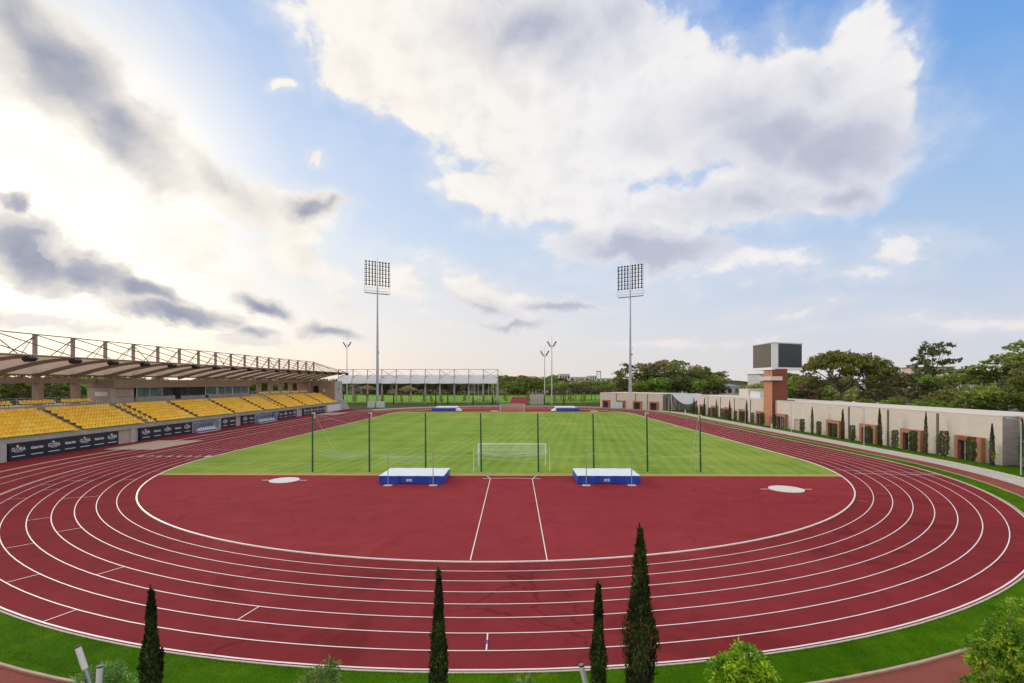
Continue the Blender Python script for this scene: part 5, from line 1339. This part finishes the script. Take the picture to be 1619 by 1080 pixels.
for i, (x, y, w_, h_) in enumerate([(150,215,14,10.5),(172,240,16,12.5),(160,180,12,11),(190,200,15,13),(128,148,11,9.5),(205,255,16,12),(150,150,10,10),(140,260,14,11)]):
    town('apartment_building', 'pale town block beyond the trees right of the scoreboard, %s in the group' % ORD[i], x, y, w_, 10, h_, 3, 4, M['wallp'] if i % 2 else M['wallw'], M['rooft'] if i % 3 == 0 else M['wallw'], rz=-.5, balcony=i % 2 == 0)

gt = MB(); r_ = RNG(77)
for _ in range(16000):
    a = math.radians(r_.uniform(-62, 66)); e = r_.random()
    R_ = 46.42+r_.random()**3*.5 if e < .42 else (48.08-r_.random()**3*.4 if e < .7 else r_.uniform(46.42, 48.08))
    p = Vector((R_*math.sin(a), YC-R_*math.cos(a), .0)); h_ = r_.uniform(.03, .085); w_ = r_.uniform(.006, .014); b_ = r_.uniform(0, PI)
    wv = Vector((math.cos(b_), math.sin(b_), 0))*w_; gt.add([p-wv, p+wv, p+Vector((r_.uniform(-.03,.03), r_.uniform(-.03,.03), h_))], [(0,1,2)])
M['blade'] = leaf_mat('verge_blades', (.03, .09, .002), (.07, .18, .004), (.17, .28, .012), .3, .8)
tag(gt.build('grass', M['blade']), 'short grass blades on the verge round the near bend of the track', 'grass', None, 'stuff')
COV = [(-12.81, 34.03, 10.42, 5.37, 0, 1), (-4.27, 32.05, 15.2, 6.25, -20, 1), (-18.23, 30.88, 5.94, 3.06, 0, 0.9), (0.81, 25.99, 12.34, 6.45, -20, 1), (5.87, 34.46, 13.62, 4.91, 0, 1), (12.9, 26.51, 10.98, 7.35, 0, 1), (19.54, 27.35, 10.87, 5.92, 0, 1), (25.66, 24.7, 11.09, 5.91, 0, 1), (31.72, 24.45, 6.73, 5.34, 0, 1), (34.82, 30.02, 3.37, 2.75, 0, 1), (36.14, 26.19, 3.96, 4.21, 0, 1), (5.87, 20.37, 12.19, 4.44, -15, 1), (-3.91, 19.82, 5.43, 2.44, -10, 0.9), (12.9, 15.48, 10.3, 3.61, -5, 0.9), (24.48, 18.69, 10.12, 3.25, 5, 0.8), (30.67, 17.7, 4.5, 2.03, 0, 0.8), (-12.11, 29.47, 8.37, 2.7, -25, 0.9), (28.78, 29.61, 3.3, 1.72, 0, 0.8), (17.27, 32.58, 3.29, 1.57, 0, 0.8), (34.72, 22.7, 2.9, 3.28, 0, 0.7), (-23.35, 31.05, 1, 3.44, 10, 0.45), (-22.73, 22.05, 1.25, 0.69, 0, 0.7), (-25.9, 27.54, 1.31, 0.72, 0, 0.7), (27.95, 11.31, 4.2, 1.59, 0, 0.7), (36.14, 12.02, 2.79, 1.89, 0, 0.75), (33.74, 10.06, 3.46, 1.16, 0, 0.5), (38.83, 12.4, 2.59, 1.07, 0, 0.4), (24.48, 11.97, 3.57, 1.38, 0, 0.5), (31.72, 7.0, 4.66, 0.73, 0, 0.3), (-43.45, 24.72, 7.83, 4.84, -35, 1), (-38.83, 21.48, 6.74, 2.97, -35, 1), (-44.97, 26.72, 3.72, 3.32, 0, 0.9), (-32.51, 19.28, 7.87, 2.31, -28, 0.8), (-26.96, 17.34, 8.18, 2.14, -18, 0.8), (-22.11, 18.09, 3.15, 1.59, 0, 0.9), (-38.38, 15.41, 11.83, 4.81, -25, 0.7), (-44.22, 18.06, 5.34, 5.71, 0, 0.8), (-44.41, 10.62, 5.69, 2.13, -25, 1), (-39.28, 8.99, 6.21, 1.77, -22, 1), (-34.3, 6.9, 5.54, 1.55, -5, 1), (-46.35, 14.54, 1, 0.95, 0, 0.9), (-26.96, 7.94, 2.92, 1.28, -15, 0.9), (-20.84, 5.62, 4.48, 1.22, 0, 0.8), (-28.12, 4.16, 4.01, 1.15, 0, 0.7), (-46.43, 7.79, 1.42, 0.7, -10, 0.8), (-44.22, 5.5, 7.63, 1.15, -8, 0.6), (-3.55, 9.82, 7.25, 1.83, -18, 0.7), (2.26, 8.97, 7.97, 1.06, 0, 0.8), (8.01, 9.09, 2.84, 0.77, 0, 0.8), (-12.81, 10.86, 4.86, 1.78, -35, 0.5), (-2.1, 6.84, 5.81, 0.72, 0, 0.6), (-23.35, 13.47, 6.8, 2.54, -30, 0.5), (-18.23, 9.25, 3.96, 1.69, -20, 0.4), (16.28, 4.49, 13.29, 0.55, 0, 0.4), (40.52, 5.7, 4.93, 0.76, 0, 0.35)]
DARK = [(-43.05, 24.64, 7.93, 3.99, -35, 0.8), (-38.83, 21.23, 5.39, 3.08, -30, 0.75), (-44.97, 26.3, 4.09, 4.18, -20, 0.75), (-22.42, 17.93, 3.26, 1.22, 8, 0.9), (-44.6, 11.35, 5.65, 2.21, -25, 1.05), (-40.58, 9.75, 4.49, 1.84, -22, 1), (-36.27, 8.2, 3.84, 1.16, -18, 1), (-33.54, 6.36, 4.61, 1.08, -3, 1.1), (-26.67, 7.83, 2.47, 0.96, -15, 1), (-20.19, 5.64, 3.87, 0.88, 0, 0.85), (-28.12, 5.06, 2.29, 0.64, 0, 0.8), (-46.28, 14.46, 1, 0.86, 0, 1), (-46.43, 7.89, 1.27, 0.5, -10, 0.8), (-46.43, 5.79, 1.06, 0.5, 0, 0.6), (2.26, 35.08, 10.14, 3.4, 0, 0.7), (10.12, 36.06, 7.01, 2.8, 0, 0.5), (21.44, 25.97, 9.98, 2.72, 0, 0.45), (31.72, 21.59, 6.47, 3.45, 0, 0.9), (26.82, 23.4, 9.15, 3.8, 0, 0.75), (14.26, 14.21, 8.82, 1.85, -4, 1.1), (33.25, 17.12, 3.5, 1.54, 0, 0.8), (4.79, 9.01, 5.4, 0.78, 0, 0.9), (-1.37, 6.92, 4.36, 0.64, 0, 0.7), (28.5, 10.33, 3.88, 0.74, 0, 0.35), (31.2, 27.07, 3.14, 2.45, 0, 0.4), (34.23, 21.54, 2.93, 2.32, 0, 0.5), (-30.36, 19.12, 4.94, 1.35, -25, 0.4), (-4.27, 8.97, 4.34, 0.99, -15, 0.5), (24.48, 17.5, 8.93, 1.79, 0, 0.5)]
# ------------------------------------------------------------------ sky
SUN_AZ, SUN_EL = math.radians(-43), math.radians(17)     # azimuth from +Y toward +X
w = bpy.data.worlds.new('World'); SC.world = w; w.use_nodes = True
t = NT(w.node_tree); bg = t.n['Background']; wo = t.n['World Output']
sky = t.new('ShaderNodeTexSky', sky_type='NISHITA'); sky.sun_disc = False
sky.sun_elevation = SUN_EL; sky.sun_rotation = SUN_AZ; sky.air_density = 1.; sky.dust_density = 2.; sky.ozone_density = 1.2
tc = t.new('ShaderNodeTexCoord'); sp = t.new('ShaderNodeSeparateXYZ'); t.link(tc.outputs['Generated'], sp.inputs[0])
az = t.math('MULTIPLY', t.math('ARCTAN2', sp.outputs[0], sp.outputs[1]), 180/PI)
el = t.math('MULTIPLY', t.math('ARCSINE', sp.outputs[2]), 180/PI)
cb = t.new('ShaderNodeCombineXYZ'); t.link(az, cb.inputs[0]); t.link(el, cb.inputs[1])
def vadd(a, b): nd = t.new('ShaderNodeVectorMath', operation='ADD'); t.put(nd.inputs[0], a); t.put(nd.inputs[1], b); return nd.outputs[0]
def vscale(a, k): nd = t.new('ShaderNodeVectorMath', operation='SCALE'); t.link(a, nd.inputs[0]); t.put(nd.inputs['Scale'], k); return nd.outputs[0]
def warp(vec, scale, amt, detail=3):
    nn = t.new('ShaderNodeTexNoise'); nn.inputs['Scale'].default_value = scale; nn.inputs['Detail'].default_value = detail; nn.inputs['Roughness'].default_value = .6
    t.link(vec, nn.inputs['Vector']); s_ = t.new('ShaderNodeVectorMath', operation='SUBTRACT'); t.link(nn.outputs['Color'], s_.inputs[0]); s_.inputs[1].default_value = (.5,.5,.5)
    return vadd(vec, vscale(s_.outputs[0], amt))
# clouds are stretched sideways close to the horizon
flat = t.new('ShaderNodeCombineXYZ'); t.link(az, flat.inputs[0]); 
e2 = t.math('MULTIPLY_ADD', t.math('LOGARITHM', t.math('ADD', t.math('MAXIMUM', el, -4.), 6.), 2.718), 13., el)
t.link(e2, flat.inputs[1]); F = flat.outputs[0]
PW = warp(warp(cb.outputs[0], .055, 9.), .3, 2.6, 4)
PV = None
def blobs(tab, PWv):
    """largest of many soft ellipses; each is a pair of dot products with (x, y, 1)"""
    acc = None; sx = t.new('ShaderNodeSeparateXYZ'); t.link(PWv, sx.inputs[0])
    for (a, e, ra, re, rot, wt) in tab:
        cz = t.new('ShaderNodeCombineXYZ'); t.link(sx.outputs[0], cz.inputs[0]); t.link(sx.outputs[1], cz.inputs[1])
        # z = 1 plus a vanishing trace of the running value, so the fields are evaluated one after another
        if acc is None: cz.inputs[2].default_value = 1.
        else: t.link(t.math('MULTIPLY_ADD', acc, 1e-6, 1.), cz.inputs[2])
        r = math.radians(rot); c_, s_ = math.cos(r), math.sin(r); ra *= 1.25; re *= 1.25
        uv = t.new('ShaderNodeCombineXYZ')
        for k, (p, q, d) in enumerate(((c_, s_, ra), (-s_, c_, re))):
            dt = t.new('ShaderNodeVectorMath', operation='DOT_PRODUCT'); t.link(cz.outputs[0], dt.inputs[0])
            dt.inputs[1].default_value = (p/d, q/d, -(a*p+e*q)/d); t.link(dt.outputs['Value'], uv.inputs[k])
        ln = t.new('ShaderNodeVectorMath', operation='LENGTH'); t.link(uv.outputs[0], ln.inputs[0])
        f = t.math('MULTIPLY_ADD', ln.outputs['Value'], -wt, wt)
        acc = f if acc is None else t.math('SMOOTH_MAX', acc, f, .16)
    return acc
cov = blobs(COV, PW); drk = blobs(DARK, PW)
n1 = t.noise(F, .075, 4, .55, .35); n2 = t.noise(F, .21, 9, .60, .25)
nz = t.math('ADD', t.math('MULTIPLY', t.math('SUBTRACT', n1, .5), 1.0), t.math('MULTIPLY', t.math('SUBTRACT', n2, .5), 1.05))
den = t.math('ADD', cov, nz)
alpha = t.mapr(den, .02, .40)
soft = t.mapr(den, -.35, .55, 0, .5)
alpha = t.math('MAXIMUM', alpha, soft)
# thin general veil elsewhere in the sky
veil = t.mapr(t.noise(F, .045, 5, .6, .5), .5, .8, 0, .22)
# relief: compare the cloud with the cloud a little nearer the sun
Fs = vadd(F, (-1.6, -2.0, 0)); n2s = t.noise(Fs, .21, 5, .55, .25)
lit = t.mapr(t.math('SUBTRACT', n2, n2s), -.30, .14, 0, 1)
dkn = t.math('ADD', drk, t.math('ADD', t.math('MULTIPLY', t.math('SUBTRACT', n1, .5), .7), t.math('MULTIPLY', t.math('SUBTRACT', n2, .5), .75)))
dk = t.mapr(dkn, -.30, .95)
# clear sky colours, west (towards the sun) and east
def R3(v, st): return t.ramp(v, [(p, s2l(c)) for p, c in st])
elr = t.math('DIVIDE', el, 45, clamp=True)
west = R3(elr, [(0, (248,232,216)), (.14, (246,240,234)), (.32, (224,233,247)), (.55, (204,221,246)), (.8, (172,200,241)), (1, (150,187,238))])
east = R3(elr, [(0, (226,224,228)), (.15, (206,217,236)), (.35, (172,203,240)), (.6, (122,174,236)), (.85, (86,148,228)), (1, (70,132,218))])
azr = t.mapr(az, -40, 44, 0, 1, False)
clear = t.mix(azr, west, east)
sv = t.new('ShaderNodeVectorMath', operation='DOT_PRODUCT'); t.link(tc.outputs['Generated'], sv.inputs[0])
sd = Vector((math.sin(SUN_AZ)*math.cos(SUN_EL), math.cos(SUN_AZ)*math.cos(SUN_EL), math.sin(SUN_EL))); sv.inputs[1].default_value = sd
glow = t.mapr(sv.outputs['Value'], .945, 1., 0, 1)
clear = t.mix(t.math('MULTIPLY', glow, .7), clear, s2l((255,251,241)))
nis = vscale(sky.outputs[0], .10)
clear = t.mix(.10, clear, nis)
# cloud colours
warm = t.mapr(sv.outputs['Value'], .60, .97, 0, 1)
bright = t.mix(warm, s2l((244,242,243)), s2l((255,250,240)))
grey = t.mix(warm, s2l((222,223,230)), s2l((240,231,222)))
mid = t.mix(warm, s2l((212,214,226)), s2l((224,218,214)))
darkc = t.mix(warm, s2l((180,185,206)), s2l((150,158,180)))
lowf = t.mapr(el, 3, 14, 1, 0)
bright = t.mix(t.math('MULTIPLY', lowf, .7), bright, s2l((234,226,226)))
body = t.mix(t.mapr(lit, 0, 1, .30, 1, False), grey, bright)
body = t.mix(t.mapr(dk, .02, .45), body, t.mix(t.math('MULTIPLY', lit, .45), mid, bright))
body = t.mix(t.mapr(dk, .35, 1.), body, t.mix(t.math('MULTIPLY', lit, .30), darkc, mid))
a2 = t.math('MAXIMUM', alpha, t.mapr(dk, .02, .5, 0, .9))
col = t.mix(veil, clear, bright); col = t.mix(a2, col, body)
# the bright haze round the hidden sun, and brightness added overhead and behind the view as fill light
gl = t.math('MULTIPLY', t.mapr(sv.outputs['Value'], .975, 1., 0, .22), t.math('SUBTRACT', 1., t.mapr(dk, 0, .5)))
col = t.mix(gl, col, (1.9, 1.75, 1.55), 'MIX')
sky_fill = t.math('MAXIMUM', t.mapr(el, 46, 66), t.mapr(t.math('ABSOLUTE', az), 62, 95))  # mask of the unseen sky, brightened to light the stand and ground
col = t.mix(t.math('MULTIPLY', sky_fill, t.mapr(el, -1, 3)), col, (1.1, 1.03, .95))
below = t.mapr(el, -1.5, .2, 1, 0); col = t.mix(below, col, (.12, .12, .10))
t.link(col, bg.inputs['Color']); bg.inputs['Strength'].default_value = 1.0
w.cycles.sampling_method = 'NONE'

# ------------------------------------------------------------------ sun, camera, output
sl = bpy.data.lights.new('sun', 'SUN'); sl.energy = 1.5; sl.angle = math.radians(14); sl.color = (1, .88, .74)
so = bpy.data.objects.new('sun', sl); COL.objects.link(so)
so.rotation_euler = (-sd).to_track_quat('-Z', 'Y').to_euler()
cd = bpy.data.cameras.new('camera'); co = bpy.data.objects.new('camera', cd); COL.objects.link(co)
co.location = (2.084, 0, 9.364); co.rotation_euler = (PI/2, 0, .0119)
cd.sensor_width = 36; cd.lens = 788.7/1619*36; cd.shift_y = 64.7/1619; cd.clip_start = .1; cd.clip_end = 8000
SC.camera = co
SC.render.engine = 'CYCLES'
SC.view_settings.view_transform = 'Standard'; SC.view_settings.look = 'None'; SC.view_settings.exposure = 0; SC.view_settings.gamma = 1
SC.cycles.max_bounces = 4; SC.cycles.diffuse_bounces = 3; SC.cycles.glossy_bounces = 2; SC.cycles.transparent_max_bounces = 16
SC.cycles.use_denoising = True
